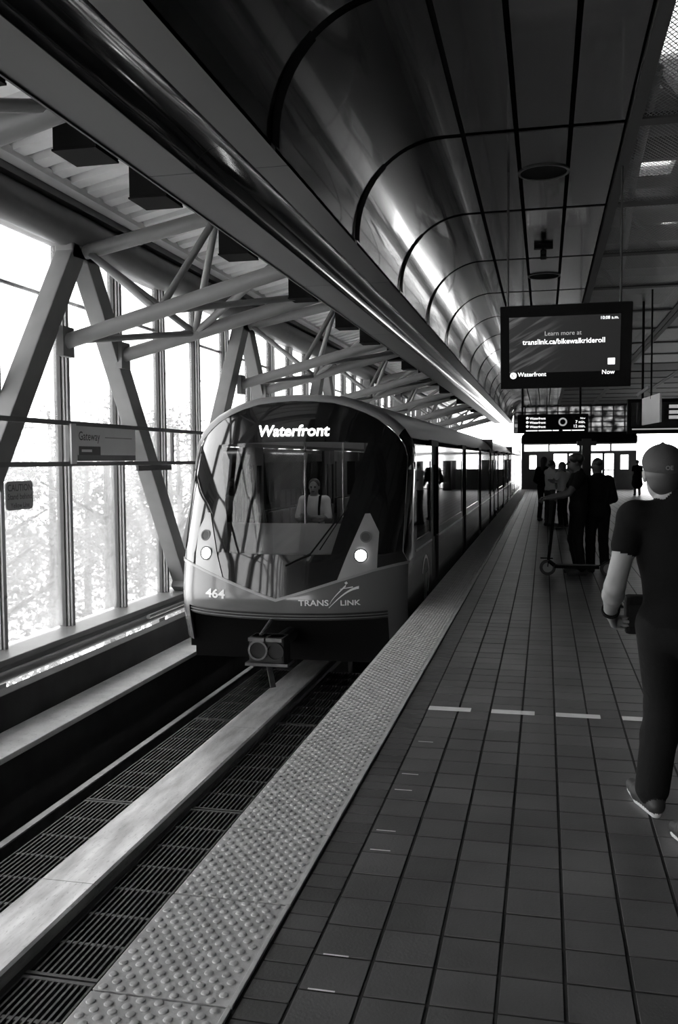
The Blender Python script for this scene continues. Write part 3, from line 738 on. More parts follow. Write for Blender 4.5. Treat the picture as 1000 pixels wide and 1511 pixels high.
patch(mask, lambda u: (-WB+2*WB*u, zv(-WB+2*WB*u)), lambda u: (-WB+2*WB*u, WBZ), 40, 8, -.004)
for s in (-1, 1):
    patch(mask, lambda u: (s*(WB+(DM-WB)*u), zv(WB+(DM-WB)*u)), lambda u: (s*(WB+(1.27-WB)*u), WBZ), 24, 6, -.004)
    P = []
    for j in range(25):
        t = j/24; z = WBZ+(zt(WT)-WBZ)*t; a, b = wl_(t), wmask(z); P.append([S(s*(a+(b-a)*i/16), z, -.004) for i in range(17)])
    mask.grid(P)
arcT = [(d, z) for d, z in arc if z >= WTZ-.10]
def atop(u):   # upper arc restricted to the header, by horizontal position
    w = wmask(zt(WT)); d = -w+2*w*u
    best = max((z for z in [z for z in np.linspace(1.6, 2.30, 141) if wmask(z) >= abs(d)-1e-6]), default=1.8); return (d, max(best, zt(WT)))
patch(mask, lambda u: (lambda d: (d, zt(min(WT, abs(d)))))(-wmask(zt(WT))+2*wmask(zt(WT))*u), atop, 48, 8, -.004)
mask.build('front_mask', 'black_gloss', train, smooth=True)
q = MB(); P = []
for j in range(19):
    t = j/18; P.append([S(-wl_(t)+2*wl_(t)*i/30, WBZ+(zt(-wl_(t)+2*wl_(t)*i/30)-WBZ)*t, -.002) for i in range(31)])
q.grid(P); ws = q.build('windscreen', 'windscreen', train, smooth=True)
# wiper
q = MB(); q.path([S(.1, .50, .02), S(.36, .62, .03), S(.62, 1.0, .03)], .01, 6); q.path([S(.45, .66, .025), S(.70, 1.1, .025)], .007, 6); q.build('wiper', 'black', train)
# pale rim: from the mask outline to the roof outline
def rim_outer(i):
    full = [(-d, z) for d, z in reversed(PRF)]+[(d, z) for d, z in PRF[1:]]; return full[i]
n = len(PRF)*2-1; P = []
for i in range(n):
    d1, z1 = rim_outer(i); d0, z0 = arc[i]; a = S(d0, z0, .004); row = []
    yo = 10.32 if abs(d1) < 1.2 else 10.32+.1*(abs(d1)-1.2)/.125
    for t in (0, .25, .5, .75, 1):
        d = d0+(d1-d0)*math.sin(t*math.pi/2); z = z0+(z1-z0)*math.sin(t*math.pi/2); y = a.y+(yo-a.y)*(1-math.cos(t*math.pi/2)); row.append(Vector((TC+d, y, z)))
    P.append(row)
i_ = [i for i in range(n) if rim_outer(i)[1] >= 1.97]
q = MB(); q.grid(P[i_[0]:i_[-1]+1]); q.build('roof_rim', 'train_rim', train, smooth=True)
q = MB(); q.grid(P[:i_[0]+1]); q.build('rim_corner', 'train_rim', train, smooth=True)  # left corner pale: bright window reflection put into its colour
q = MB(); q.grid(P[i_[-1]:]); q.build('rim_corner', 'black_gloss', train, smooth=True)  # right corner black, twin of the one painted pale for window light
for s, nm in ((-1, 'left'), (1, 'right')):      # A-pillar cheek from the rim down to the bumper, front corner
    P = []
    for j in range(20):
        z = zv(1.32)+(1.51-zv(1.32))*j/19; a = S(s*(wmask(z) if z > WBZ else wmask(z)+(DM-1.27)*(1-(z-.5)/.12) if z > .5 else DM), z, .002); b = Vector((TC+s*HW, 10.42, z))
        P.append([a, Vector((TC+s*(HW-.004), a.y+(b.y-a.y)*.35, z)), Vector((TC+s*HW, a.y+(b.y-a.y)*.7, z)), b])
    q = MB(); q.grid(P); q.build('corner_cheek', 'train_light' if s < 0 else 'black_gloss', train, smooth=True)  # window light painted into the left cheek's pale colour; right twin stays black
    P = []
    for j in range(8):
        z = -.42+(zv(1.32)+.42)*j/7; a = S(s*DM, max(z, -.42), 0); b = Vector((TC+s*HW, 10.42, z)); P.append([a, Vector((TC+s*HW, a.y+(b.y-a.y)*.4, z)), b])
    q = MB(); q.grid(P); q.build('corner_skirt', 'train_light' if s < 0 else 'train_grey', train, smooth=True)  # left skirt coloured paler than its twin to carry the window light
    q = MB(); patch(q, lambda u: (s*(1.14+.178*u), -.42), lambda u: (s*(1.14+.178*u), 0.0), 8, 6, 0, .06); q.build('front_fairing', 'train_grey', train, smooth=True)
    # headlight panel
    pb = [(s*.64, .352), (s*1.03, .462)]; pt = [(s*.885, 1.04), (s*.935, 1.04)]
    midl = lambda t: (s*(.64+(.885-.64)*t), .352+(1.04-.352)*t)
    def midr(t):
        if t < .5: return (s*(1.03+(1.035-1.03)*t*2), .462+(.84-.462)*t*2)
        return (s*(1.035+(.935-1.035)*(t-.5)*2), .84+(1.04-.84)*(t-.5)*2)
    P = []
    for j in range(17):
        a, b = midl(j/16), midr(j/16); P.append([S(a[0]+(b[0]-a[0])*i/10, a[1]+(b[1]-a[1])*i/10, .006) for i in range(11)])
    hp = MB().grid(P).build('headlight_panel', 'train_light', train, smooth=True)
    for z, d, r, m_, nm_ in ((.60, .868, .062, 'headlamp', 'headlamp'), (.79, .905, .047, 'sign_dark', 'tail_lamp')):
        c = S(s*d, z, .008); nn = (S(s*d, z, .05)-S(s*d, z, 0)).normalized(); nn = (nn+Vector((0, -.6, 0))).normalized()
        MB().disc(c, nn, r+.016, 24, r, .014).build('lamp_bezel', 'steel_dark', hp, smooth=True)
        MB().disc(c, nn, r, 24, 0, .008).build(nm_, m_, hp)
# destination display: glowing lettering behind the glass header
vs, fs, s_ = text_fit('Waterfront', -.39, .44, .018)
q = MB(); q.add([tuple(S(a, 1.895+b*1.0, .004)) for a, b, c in vs], fs); q.build('destination_text', 'led', train)
vs, fs, s_ = text_fit('TRANS', .245, .56, .02); q = MB(); q.add([tuple(S(a, .085+b*.85, .006)) for a, b, c in vs], fs); q.build('emblem_text', 'decal', bumper)
vs, fs, s_ = text_fit('LINK', .68, .88, .02); q = MB(); q.add([tuple(S(a, .085+b*.85, .006)) for a, b, c in vs], fs); q.build('emblem_text', 'decal', bumper)
def swoosh(q, pts, w):
    for k in range(len(pts)-1):
        a, b = pts[k], pts[k+1]; wa, wb_ = w*(.3+k/len(pts)), w*(.3+(k+1)/len(pts))
        q.add([S(a[0], a[1]-wa, .006), S(b[0], b[1]-wb_, .006), S(b[0], b[1]+wb_, .006), S(a[0], a[1]+wa, .006)], [(0, 1, 2, 3)])
q = MB()
swoosh(q, [(.56+.30*t, .06+.21*math.sin(t*1.45)) for t in np.linspace(0, 1, 12)], .012); swoosh(q, [(.57+.16*t, .10+.19*t**.8) for t in np.linspace(0, 1, 8)], .010)
swoosh(q, [(.67+.13*t, .255+.02*t) for t in np.linspace(0, 1, 5)], .006); q.add([S(.715, .32, .006), S(.735, .335, .006), S(.75, .315, .006), S(.73, .30, .006)], [(0, 1, 2, 3)])
q.build('emblem_swoosh', 'decal', bumper)
vs, fs, s_ = text_fit('464', -.86, -.60, .03); q = MB(); q.add([tuple(S(a, .13+b*.75, .006)) for a, b, c in vs], fs); q.build('car_number', 'decal', bumper)
# coupler and underframe
cp = empty('coupler', (TC-.02, 8.75, -.45)); cp.parent = train; cp.location = Vector((TC-.02, 8.75, -.45))-train.location
def cpart(q, n, m, **k): o_ = q.build(n, m, cp, **k); return o_
q = MB().box(TC-.20, TC+.18, 8.85, 9.1, -.47, -.20); cpart(q, 'coupler_head', 'under', bevel=.02)
q = MB(); q.box(TC-.19, TC-.02, 8.80, 9.05, -.235, -.20); q.box(TC+.0, TC+.17, 8.80, 9.05, -.235, -.20); cpart(q.box(TC-.02, TC, 8.9, 9.05, -.23, -.205), 'top_plates', 'cast_metal')
cpart(MB().disc((TC-.09, 8.84, -.33), (0, -1, 0), .105, 24, .085, .03), 'face_ring', 'cast_metal', smooth=True); cpart(MB().disc((TC+.09, 8.84, -.34), (0, -1, 0), .095, 24, .078, .02), 'face_ring', 'under', smooth=True)
cpart(MB().box(TC-.24, TC+.22, 8.84, 9.1, -.50, -.47), 'bottom_plate', 'cast_metal'); cpart(MB().bar((TC+.0, 8.9, -.49), (TC+.06, 8.85, -.72), .06, .02), 'hanging_strap', 'cast_metal'); cpart(MB().tube((TC, 9.1, -.33), (TC, 10.4, -.33), .08), 'draw_bar', 'under')
cpart(MB().tube((TC-.1, 8.95, -.2), (TC-.06, 9.2, -.08), .02, 8), 'hose', 'cast_metal')
MB().box(TC-1.28, TC-1.16, 9.95, 10.1, -.55, -.15).build('step_bracket', 'black', train); MB().box(TC+1.16, TC+1.28, 9.95, 10.1, -.55, -.15).build('step_bracket', 'black', train)
# --- car bodies
MB().box(TC-1.14, TC+1.14, 9.75, 9.8, -.62, -.02).build('under_shade_sheet', 'black', train)  # added black sheet standing in for the shade below the nose
SIDEZ = .56
def sideprof(z0, z1):
    pts = [(d, z) for d, z in PRF if z0 < z < z1]; return [(interp(-z1, [(-z, d) for d, z in PRF]), z1)]+pts+[(interp(-z0, [(-z, d) for d, z in PRF]) if z0 >= 1.6 else HW, z0)]
def car(parent, y0, y1, doors, first):
    ya = 10.42 if first else y0
    # roof
    top = 1.78; full = [(-d, z) for d, z in reversed(PRF) if z >= top]+[(d, z) for d, z in PRF[1:] if z >= top]
    ystart = 10.32 if first else y0
    q = MB(); q.grid([[(TC+d, y, z) for d, z in full] for y in (ystart, y1)]); q.grid([[(TC+d*.96, y, z-.06) for d, z in full] for y in (ystart, y1)]); q.build('car_roof', 'train_roof', parent, smooth=True)
    MB().box(TC-1.29, TC+1.29, ya, y1, -.16, -.05).build('car_floor', 'inside_floor', parent)
    MB().box(TC-1.1, TC+1.1, ya+1.2, y1-.6, -.85, -.16).build('underframe', 'under', parent)
    for s in (-1, 1):
        cuts = [ya]
        for c, w in doors: cuts += [c-w/2, c+w/2]
        cuts.append(y1)
        for k in range(0, len(cuts), 2):
            a, b = cuts[k], cuts[k+1]
            if b-a < .05: continue
            x0, x1 = sorted((TC+s*HW, TC+s*(HW-.05)))
            MB().box(x0, x1, a, b, -.42, SIDEZ-.012).build('lower_panel', 'train_grey', parent)
            MB().box(min(TC+s*(HW+.006), TC+s*(HW-.03)), max(TC+s*(HW+.006), TC+s*(HW-.03)), a, b, SIDEZ-.012, SIDEZ+.012).build('belt_line', 'train_rim', parent)
            MB().box(x0, x1, a, b, SIDEZ+.012, .68).build('window_frame', 'black_gloss', parent); MB().box(x0, x1, a, b, 1.60, 1.80).build('window_frame', 'black_gloss', parent)
            MB().box(x0, x1, a, a+.10, .68, 1.60).build('window_frame', 'black_gloss', parent); MB().box(x0, x1, b-.10, b, .68, 1.60).build('window_frame', 'black_gloss', parent)
            MB().box(TC+s*(HW-.012)-.003, TC+s*(HW-.012)+.003, a+.10, b-.10, .68, 1.60).build('side_window', 'tint_glass', parent)
        for c, w in doors:
            for e in (-1, 1):
                a, b = sorted((c+e*.012, c+e*w/2)); x0, x1 = sorted((TC+s*(HW-.035), TC+s*(HW-.075)))
                q = MB(); q.box(x0, x1, a, b, -.05, .55); q.box(x0, x1, a, b, 1.55, 1.80); q.box(x0, x1, a, a+.07, .55, 1.55); q.box(x0, x1, b-.07, b, .55, 1.55)
                dl = q.build('door_leaf', 'rubber', parent); MB().box((x0+x1)/2-.003, (x0+x1)/2+.003, a+.07, b-.07, .55, 1.55).build('door_glass', 'tint_glass', dl)
            x0, x1 = sorted((TC+s*HW, TC+s*(HW-.08)))
            MB().box(x0, x1, c-w/2, c+w/2, 1.80, 1.88).build('door_header', 'rubber', parent); MB().box(x0, x1, c-w/2, c+w/2, -.42, -.05).build('door_sill', 'rubber', parent)
    # end wall
    q = MB(); q.box(TC-1.3, TC-.45, y1-.06, y1, -.1, 2.2); q.box(TC+.45, TC+1.3, y1-.06, y1, -.1, 2.2); q.box(TC-.45, TC+.45, y1-.06, y1, 2.0, 2.2); q.build('end_bulkhead', 'inside_wall', parent)
    # inside: lining, lights, poles, seats
    q = MB(); q.grid([[(TC+d, y, z) for d, z in ((-1.2, 1.86), (-.9, 2.08), (0, 2.14), (.9, 2.08), (1.2, 1.86))] for y in (ya+.1, y1-.1)]); q.build('ceiling_lining', 'inside_wall', parent)
    for s in (-1, 1): MB().box(TC+s*.55-.06, TC+s*.55+.06, ya+1.0, y1-.3, 2.075, 2.095).build('light_strip', 'tube_light', parent)
    yy = ya+1.6
    while yy < y1-1:
        for s in (-1, 1): MB().tube((TC+s*.42, yy, -.05), (TC+s*.42, yy, 2.1), .018, 8).build('grab_pole', 'chrome', parent)
        yy += 2.4
    for s in (-1, 1):
        for k, (c, w) in enumerate(doors[:-1]):
            a, b = c+w/2+.15, doors[k+1][0]-doors[k+1][1]/2-.15
            n_ = int((b-a)/.5)
            for i in range(n_):
                y = a+i*.5+.25; x0, x1 = sorted((TC+s*1.25, TC+s*.82)); x2, x3 = sorted((TC+s*1.25, TC+s*1.17))
                q = MB(); q.box(x0, x1, y-.21, y+.21, .34, .42); q.box(x2, x3, y-.21, y+.21, .42, .86); q.box(x2, x3, y-.15, y+.15, -.05, .34); q.build('seat', 'seat', parent, bevel=.02)
dr = [(12.35, .8), (16.95, .8), (21.15, .8), (25.3, .7)]
car(train, 9.2, 26.9, dr, True)
def follow(y0, lab):
    c_ = tag(empty('train_car', (TC, y0, -.9)), lab, 'train', 'following train cars'); L_ = 15.6
    car(c_, y0, y0+L_, [(y0+2.0, .8), (y0+6.0, .8), (y0+10.0, .8), (y0+13.6, .8)], False)
    MB().box(TC-1.0, TC+1.0, y0-.55, y0-.02, -.1, 2.1).build('gangway_bellows', 'rubber', c_)
    for yy in (y0+2.5, y0+12.5):
        for e in (-.9, .9):
            for s in (-1, 1): MB().tube((TC+s*.70, yy+e, -.60), (TC+s*.82, yy+e, -.60), .33, 20).build('wheel', 'under', c_)
follow(27.5, 'second car of the metro train, behind the leading car'); follow(43.7, 'third car of the metro train, farthest along the platform')
for yy in (12.2, 24.2):
    for e in (-.9, .9):
        for s in (-1, 1): MB().tube((TC+s*.70, yy+e, -.60), (TC+s*.82, yy+e, -.60), .33, 20).build('wheel', 'under', train)
# driver-less front end: console under the windscreen, seat behind
q = MB(); q.prism([(9.66, .28), (10.25, .28), (10.25, .86), (10.05, .90), (9.66, .60)], 'x', TC-.95, TC+.95); q.build('front_console', 'dash', train, bevel=.02)
MB().box(TC-1.2, TC+1.2, 10.3, 10.36, -.05, .55).build('console_back', 'inside_wall', train)
# round emblem on the side near the first door
q = MB()
for a in range(20, 215, 12):
    t0, t1 = math.radians(a), math.radians(a+12); w = .045
    q.add([(TC+HW+.004, 11.30-.33*math.cos(t), .13+.30*math.sin(t)) if i == 0 else (TC+HW+.004, 11.30-(.33-w)*math.cos(t), .13+(.30-w)*math.sin(t)) for t, i in ((t0, 0), (t1, 0), (t1, 1), (t0, 1))], [(0, 1, 2, 3)])
q.build('side_emblem', 'decal', train)
q = MB(); q.add([(TC+HW+.004, y, z) for y, z in ((11.15, -.12), (11.24, -.12), (11.36, .2), (11.27, .2))], [(0, 1, 2, 3)]); q.add([(TC+HW+.004, y, z) for y, z in ((11.3, -.12), (11.39, -.12), (11.5, .2), (11.41, .2))], [(0, 1, 2, 3)]); q.build('side_emblem_bars', 'train_rim', train)

# ================================================================== OUTSIDE: ground, trees
struct(MB().box(-60, 60, -40, 140, -6.3, -6.0).build('ground', 'gravel'))
def tree(x, y, h, r, n, label, ls):
    t = tag(empty('tree', (x, y, -6)), label, 'tree', 'trees outside the windows')
    rs = np.random.RandomState(int(abs(x*31+y*17)))
    q = MB(); q.tube((x, y, -6), (x+.1, y, -6+h*.5), .2, 10, .13); q.tube((x+.1, y, -6+h*.5), (x, y+.1, -6+h*.9), .13, 8, .05)
    q.build('trunk', 'tree_bark', t, smooth=True)
    for k in range(7):
        a = rs.uniform(0, 6.28); z = -6+h*rs.uniform(.3, .75); L_ = r*rs.uniform(.5, .8)
        MB().tube((x+.05, y, z), (x+L_*math.cos(a), y+L_*math.sin(a), z+L_*.55), .05, 6, .02).build('branch', 'tree_bark', t)
    K = 45; d = rs.normal(0, 1, (K, 3)); d /= np.linalg.norm(d, axis=1)[:, None]; d *= (rs.uniform(.1, 1, K)**.45)[:, None]      # leaf clumps fill an egg-shaped crown
    cl = d*np.array([r-.5, r-.5, h*.43]); cl[:, 2] += h*.53
    c = cl[rs.randint(0, K, n)]+np.clip(rs.normal(0, .30, (n, 3)), -.6, .6)
    a = rs.normal(0, 1, (n, 3)); a /= np.linalg.norm(a, axis=1)[:, None]; b = np.cross(a, rs.normal(0, 1, (n, 3))); b /= np.linalg.norm(b, axis=1)[:, None]
    s = rs.uniform(.6, 1.2, n)[:, None]*ls
    V = np.stack([c-a*s, c-b*s*.55, c+a*s, c+b*s*.55], 1).reshape(-1, 3)
    me = bpy.data.meshes.new('foliage'); me.from_pydata(V.tolist(), [], np.arange(4*n).reshape(-1, 4).tolist()); me.materials.append(MATS['leaf'])
    tag(link('foliage', me, t), kind='stuff')
for row, x, h, ys_, ls in (('nearest the windows', -9.9, 8.9, (14.6, 19.2, 23.8, 28.4, 33.0), .075), ('second from the windows', -14.7, 10.4, (20.0, 24.6, 29.2, 33.8, 38.4), .095), ('farthest from the windows', -19.6, 10.5, (30, 36, 42), .12)):
    for i, y in enumerate(ys_):
        tree(x+random.uniform(-.2, .2), y, h+random.uniform(-.7, .7), 2.05, 2600, 'pale leafy tree outside in the row %s, %s from the left' % (row, ordn[i]), ls)
#PEOPLE
# ================================================================== PEOPLE (one blended surface per body)
def rc(a, b, r1, r2, m, k=.03): return dict(t='c', a=np.array(a, float), b=np.array(b, float), r1=r1, r2=r2, m=m, k=k)
def el(c, r, m, k=.03, R=None): return dict(t='e', c=np.array(c, float), r=np.array(r, float), m=m, k=k, R=R)
def pd(p, P):
    if p['t'] == 'c':
        ab = p['b']-p['a']; L2 = max(1e-9, ab @ ab); q = P-p['a']; t = np.clip((q @ ab)/L2, 0, 1)
        return np.linalg.norm(q-t[..., None]*ab, axis=-1)-(p['r1']+(p['r2']-p['r1'])*t)
    q = P-p['c']
    if p['R'] is not None: q = q @ p['R']
    k0 = np.linalg.norm(q/p['r'], axis=-1); k1 = np.linalg.norm(q/(p['r']**2), axis=-1)
    return k0*(k0-1)/np.maximum(k1, 1e-6)
def pbox(p):
    if p['t'] == 'c':
        r = max(p['r1'], p['r2']); return np.minimum(p['a'], p['b'])-r, np.maximum(p['a'], p['b'])+r
    r = p['r'].max() if p['R'] is not None else p['r']; return p['c']-r, p['c']+r
def sdf_mesh(name, prims, res, mats, smooth=True):
    lo = np.min([pbox(p)[0] for p in prims], 0)-3*res; hi = np.max([pbox(p)[1] for p in prims], 0)+3*res
    n = np.ceil((hi-lo)/res).astype(int)+1
    F = np.full(n, 1.0, np.float32)
    for p in prims:
        a, b = pbox(p); e = p['k']+2.5*res
        i0 = np.maximum(0, np.floor((a-e-lo)/res).astype(int)); i1 = np.minimum(n, np.ceil((b+e-lo)/res).astype(int)+1)
        ax = [lo[d]+res*np.arange(i0[d], i1[d]) for d in range(3)]
        G = np.stack(np.meshgrid(*ax, indexing='ij'), -1); D = pd(p, G).astype(np.float32)
        sl = tuple(slice(i0[d], i1[d]) for d in range(3)); A = F[sl]; k = p['k']
        h = np.clip(.5+.5*(A-D)/k, 0, 1); F[sl] = A+(D-A)*h-k*h*(1-h)
    ins = F < 0
    c = ins[:-1, :-1, :-1].astype(np.int8)
    cnt = sum(ins[i:n[0]-1+i, j:n[1]-1+j, k:n[2]-1+k].astype(np.int8) for i in (0, 1) for j in (0, 1) for k in (0, 1))
    act = (cnt > 0) & (cnt < 8); ids = np.full(act.shape, -1, np.int64); cells = np.argwhere(act); ids[act] = np.arange(len(cells))
    acc = np.zeros((len(cells), 3)); num = np.zeros(len(cells))
    for d in range(3):
        for o1 in (0, 1):
            for o2 in (0, 1):
                s = [0, 0, 0]; oth = [q for q in range(3) if q != d]; s[oth[0]] = o1; s[oth[1]] = o2; e = list(s); e[d] = 1
                A = F[tuple((cells+s).T)]; B = F[tuple((cells+e).T)]; m = (A < 0) != (B < 0)
                t = np.where(m, A/np.where(m, A-B, 1), 0); P = np.array(s, float)[None].repeat(len(cells), 0); P[:, d] += t
                acc[m] += P[m]; num[m] += 1
    V = lo+res*(cells+acc/num[:, None]); Q = []
    for d in range(3):
        u, v = [(1, 2), (2, 0), (0, 1)][d]
        A = ins; sl0 = [slice(1, -1)]*3; sl1 = [slice(1, -1)]*3; sl0[d] = slice(0, -1); sl1[d] = slice(1, None)
        x = A[tuple(sl0)] != A[tuple(sl1)]; E = np.argwhere(x); off = np.array([1, 1, 1]); off[d] = 0; E = E+off
        inside = A[tuple(E.T)]
        def cid(du, dv):
            c_ = E.copy(); c_[:, u] -= du; c_[:, v] -= dv; return ids[tuple(c_.T)]
        q = np.stack([cid(1, 1), cid(0, 1), cid(0, 0), cid(1, 0)], 1); q[~inside] = q[~inside][:, ::-1]; Q.append(q)
    Q = np.concatenate(Q); Q = Q[(Q >= 0).all(1)]
    me = bpy.data.meshes.new(name); me.from_pydata(V.tolist(), [], Q.tolist())
    C = V[Q].mean(1); best = np.full(len(C), 1e9); mi = np.zeros(len(C), int)
    for p in prims:
        D = pd(p, C); w = D < best; best[w] = D[w]; mi[w] = p['m']
    for m in mats: me.materials.append(MATS[m])
    me.polygons.foreach_set('material_index', mi.astype(np.int32)); me.polygons.foreach_set('use_smooth', np.ones(len(Q), bool)); me.update()
    return me
def frame(loc, head):
    c, s = math.cos(head), math.sin(head)
    return lambda p: np.array([loc[0]+c*p[0]-s*p[1], loc[1]+s*p[0]+c*p[1], loc[2]+p[2]])
def lerp(a, b, t): return np.array(a)+(np.array(b)-np.array(a))*t
def hand(P, wr, tip_dir, out_dir, palm_n, m, s=1.0, curl=.5, k=.008):
    """palm, four curled fingers of unequal length and a thumb leaving the side of the palm near its base"""
    d = np.array(tip_dir, float); d /= np.linalg.norm(d); n = np.array(palm_n, float); n -= d*(n@d); n /= np.linalg.norm(n); o = np.cross(d, n)
    if o @ np.array(out_dir, float) < 0: o = -o      # o points to the thumb side
    wr = np.array(wr, float); kn = wr+d*.085*s
    for t in (-.028, -.010, .010, .028): P.append(rc(wr+o*t*.6*s+d*.01*s, kn+o*t*s, .017*s, .013*s, m, .012))
    for t, L in ((.030, .070), (.010, .080), (-.010, .075), (-.030, .058)):
        p = kn+o*t*s; dd = d; segs = (.45, .32, .23)
        for j, f in enumerate(segs):
            a = curl*(.6+.7*j); dd = d*math.cos(a)+n*math.sin(a)*1.0; q = p+dd*L*f*s*1.05; P.append(rc(p, q, (.0098-.0008*j)*s, (.009-.0008*j)*s, m, k*.6)); p = q
    p = wr+d*.025*s+o*.022*s
    for L, dv in ((.035, d*.55+o*.8+n*.25), (.03, d*.8+o*.4+n*.4), (.024, d*.9+o*.1+n*.5)):
        dv = dv/np.linalg.norm(dv); q = p+dv*L*s; P.append(rc(p, q, .0115*s, .0098*s, m, k)); p = q
def body(J, cl, s=1.0, hands=True, face=True):
    """J: joints; cl: material indices dict(skin, top, leg, shoe, sole, eye); returns primitives"""
    P = []; S_, T_, L_ = cl['skin'], cl['top'], cl['leg']
    side = J['r_sh']-J['l_sh']; side = side/np.linalg.norm(side); up = J['neck']-J['pel']; up = up/np.linalg.norm(up); fw = np.cross(up, side); fw /= np.linalg.norm(fw)
    R = np.stack([side, fw, up], 1)
    # torso
    P += [el(J['pel'], (.165*s, .115*s, .13*s), L_, .05, R), el(lerp(J['pel'], J['chest'], .45), (.155*s, .11*s, .16*s), T_, .06, R),
          el(J['chest'], (.175*s, .125*s, .19*s), T_, .06, R), rc(lerp(J['l_sh'], J['chest'], .12)+up*.0, lerp(J['r_sh'], J['chest'], .12), .068*s, .068*s, T_, .06),
          el(lerp(J['pel'], J['chest'], .12), (.172*s, .122*s, .10*s), T_, .03, R)]
    P.append(rc(J['chest']+up*.16*s, J['neck'], .075*s, .058*s, T_, .04))
    for q in ('l_sh', 'r_sh'): P.append(rc(J['neck']-up*.045*s, lerp(J[q], J['neck'], .15), .052*s, .055*s, T_, .05))
    P.append(rc(J['neck']-up*.01, J['head']-up*.05*s, .056*s, .055*s, S_, .02))
    H = J['head']; hf = J['hf']/np.linalg.norm(J['hf']); hu = J.get('hu', up); hs = np.cross(hf, hu); hs /= np.linalg.norm(hs); hu = np.cross(hs, hf); Rh = np.stack([hs, hf, hu], 1)
    P += [el(H+hu*.025*s-hf*.01*s, (.076*s, .096*s, .098*s), S_, .02, Rh), el(H-hu*.05*s+hf*.03*s, (.055*s, .062*s, .068*s), S_, .03, Rh)]
    if face:
        P += [rc(H+hf*.088*s+hu*.012*s, H+hf*.112*s-hu*.022*s, .009*s, .014*s, S_, .012), el(H+hf*.083*s-hu*.058*s, (.024*s, .012*s, .006*s), cl['eye'], .004, Rh)]
        for e in (-1, 1): P += [el(H+hf*.080*s+hs*e*.031*s+hu*.01*s, (.013*s, .011*s, .008*s), cl['eye'], .004, Rh), el(H+hf*.084*s+hs*e*.032*s+hu*.032*s, (.02*s, .01*s, .006*s), S_, .01, Rh)]
    for e in (-1, 1): P.append(el(H+hs*e*.078*s-hu*.005*s-hf*.012*s, (.010*s, .02*s, .032*s), S_, .006, Rh))
    for q in ('l', 'r'):
        sh, eb, wr = J[q+'_sh'], J[q+'_el'], J[q+'_wr']; sl = cl.get('sleeve', .55)
        P.append(el(sh, (.066*s, .066*s, .07*s), T_, .04))
        m1 = lerp(sh, eb, sl)
        P.append(rc(sh, eb, .050*s, .043*s, S_ if sl < 1 else T_, .02)); P.append(rc(sh, m1, .066*s, .062*s, T_, .012))
        fm = lerp(eb, wr, .3); fa = T_ if cl.get('long') else S_
        P += [rc(eb, fm, .041*s, .046*s, fa, .02), rc(fm, wr, .045*s, .028*s, fa, .02)]
        if hands: hand(P, wr, J[q+'_hd'], J[q+'_th'], J[q+'_pn'], S_, s, J.get('curl', .5))
        hp, kn, an, to = J[q+'_hp'], J[q+'_kn'], J[q+'_an'], J[q+'_to']
        bg = cl.get('bag', 1.0)*s
        P += [rc(hp, kn, .092*s, .066*bg, L_, .035), rc(kn, lerp(kn, an, .35), .064*bg, .066*bg, L_, .03), rc(lerp(kn, an, .35), lerp(kn, an, .95), .066*bg, .062*bg, L_, .02)]
        fd = to-an; fd[2] = 0; fd = fd/np.linalg.norm(fd); hl = an-fd*.05*s; z0 = cl.get('z0', 0)
        hl = np.array([hl[0], hl[1], an[2]-.045*s]); bl = lerp(hl, to, .62); bl = bl.copy()
        P += [rc(an, hl+np.array([0, 0, .008]), .042*s, .036*s, cl['shoe'], .02), rc(hl, bl, .036*s, .043*s, cl['shoe'], .02), rc(bl, to, .043*s, .030*s, cl['shoe'], .02), rc(an, bl, .040*s, .034*s, cl['shoe'], .025)]
        dz_ = np.array([0, 0, -.030*s])
        P += [rc(hl+dz_, bl+dz_, .026*s, .034*s, cl['sole'], .006), rc(bl+dz_, to+dz_*.8, .034*s, .024*s, cl['sole'], .006)]
    return P
MI = ['skin', 'top', 'leg', 'shoe', 'sole', 'eye']
IDX = dict(skin=0, top=1, leg=2, shoe=3, sole=4, eye=5)
def person(label, base, prims, mats, res):
    r = tag(empty('person', base), label, 'person')
    for p in prims:
        for k_ in ('a', 'b', 'c'):
            if k_ in p: p[k_] = p[k_]-np.array(base)
    link('body', sdf_mesh('body', prims, res, mats), r); return r
def child(root, name, prims, m, res):
    b = np.array(org(root))
    for p in prims:
        for k_ in ('a', 'b', 'c'):
            if k_ in p: p[k_] = p[k_]-b
        p['m'] = 0
    return link(name, sdf_mesh(name, prims, res, [m]), root)
def A(*v): return np.array(v, float)
def ground(J):   # rest the lower foot on z=0
    pass
# ---- walking man in cap and black t-shirt, right foreground
J = dict(pel=A(.585, 4.13, .90), chest=A(.565, 4.12, 1.22), neck=A(.555, 4.13, 1.44), head=A(.500, 4.16, 1.552), hf=A(-.12, 1, -.02),
         l_sh=A(.375, 4.12, 1.36), r_sh=A(.745, 4.08, 1.36), l_el=A(.297, 4.05, 1.065), l_wr=A(.293, 4.23, .925), l_hd=A(.25, .85, -.55), l_th=A(.2, .3, .9), l_pn=A(1, .0, -.1),
         r_el=A(.82, 4.10, 1.08), r_wr=A(.80, 4.32, .98), r_hd=A(-.1, .9, -.2), r_th=A(0, .2, 1), r_pn=A(-1, 0, 0),
         l_hp=A(.485, 4.14, .88), l_kn=A(.535, 4.32, .49), l_an=A(.485, 4.27, .095), l_to=A(.42, 4.49, .05),
         r_hp=A(.675, 4.12, .88), r_kn=A(.655, 4.06, .48), r_an=A(.625, 3.80, .15), r_to=A(.555, 4.00, .048), curl=.75)
man = person('man in a backwards cap and black t-shirt walking away at the right edge', (.57, 4.15, 0), body(J, dict(IDX, sleeve=.40, bag=1.22)), ['skin', 'cloth_black', 'denim', 'shoe', 'sole', 'eye'], .0075)
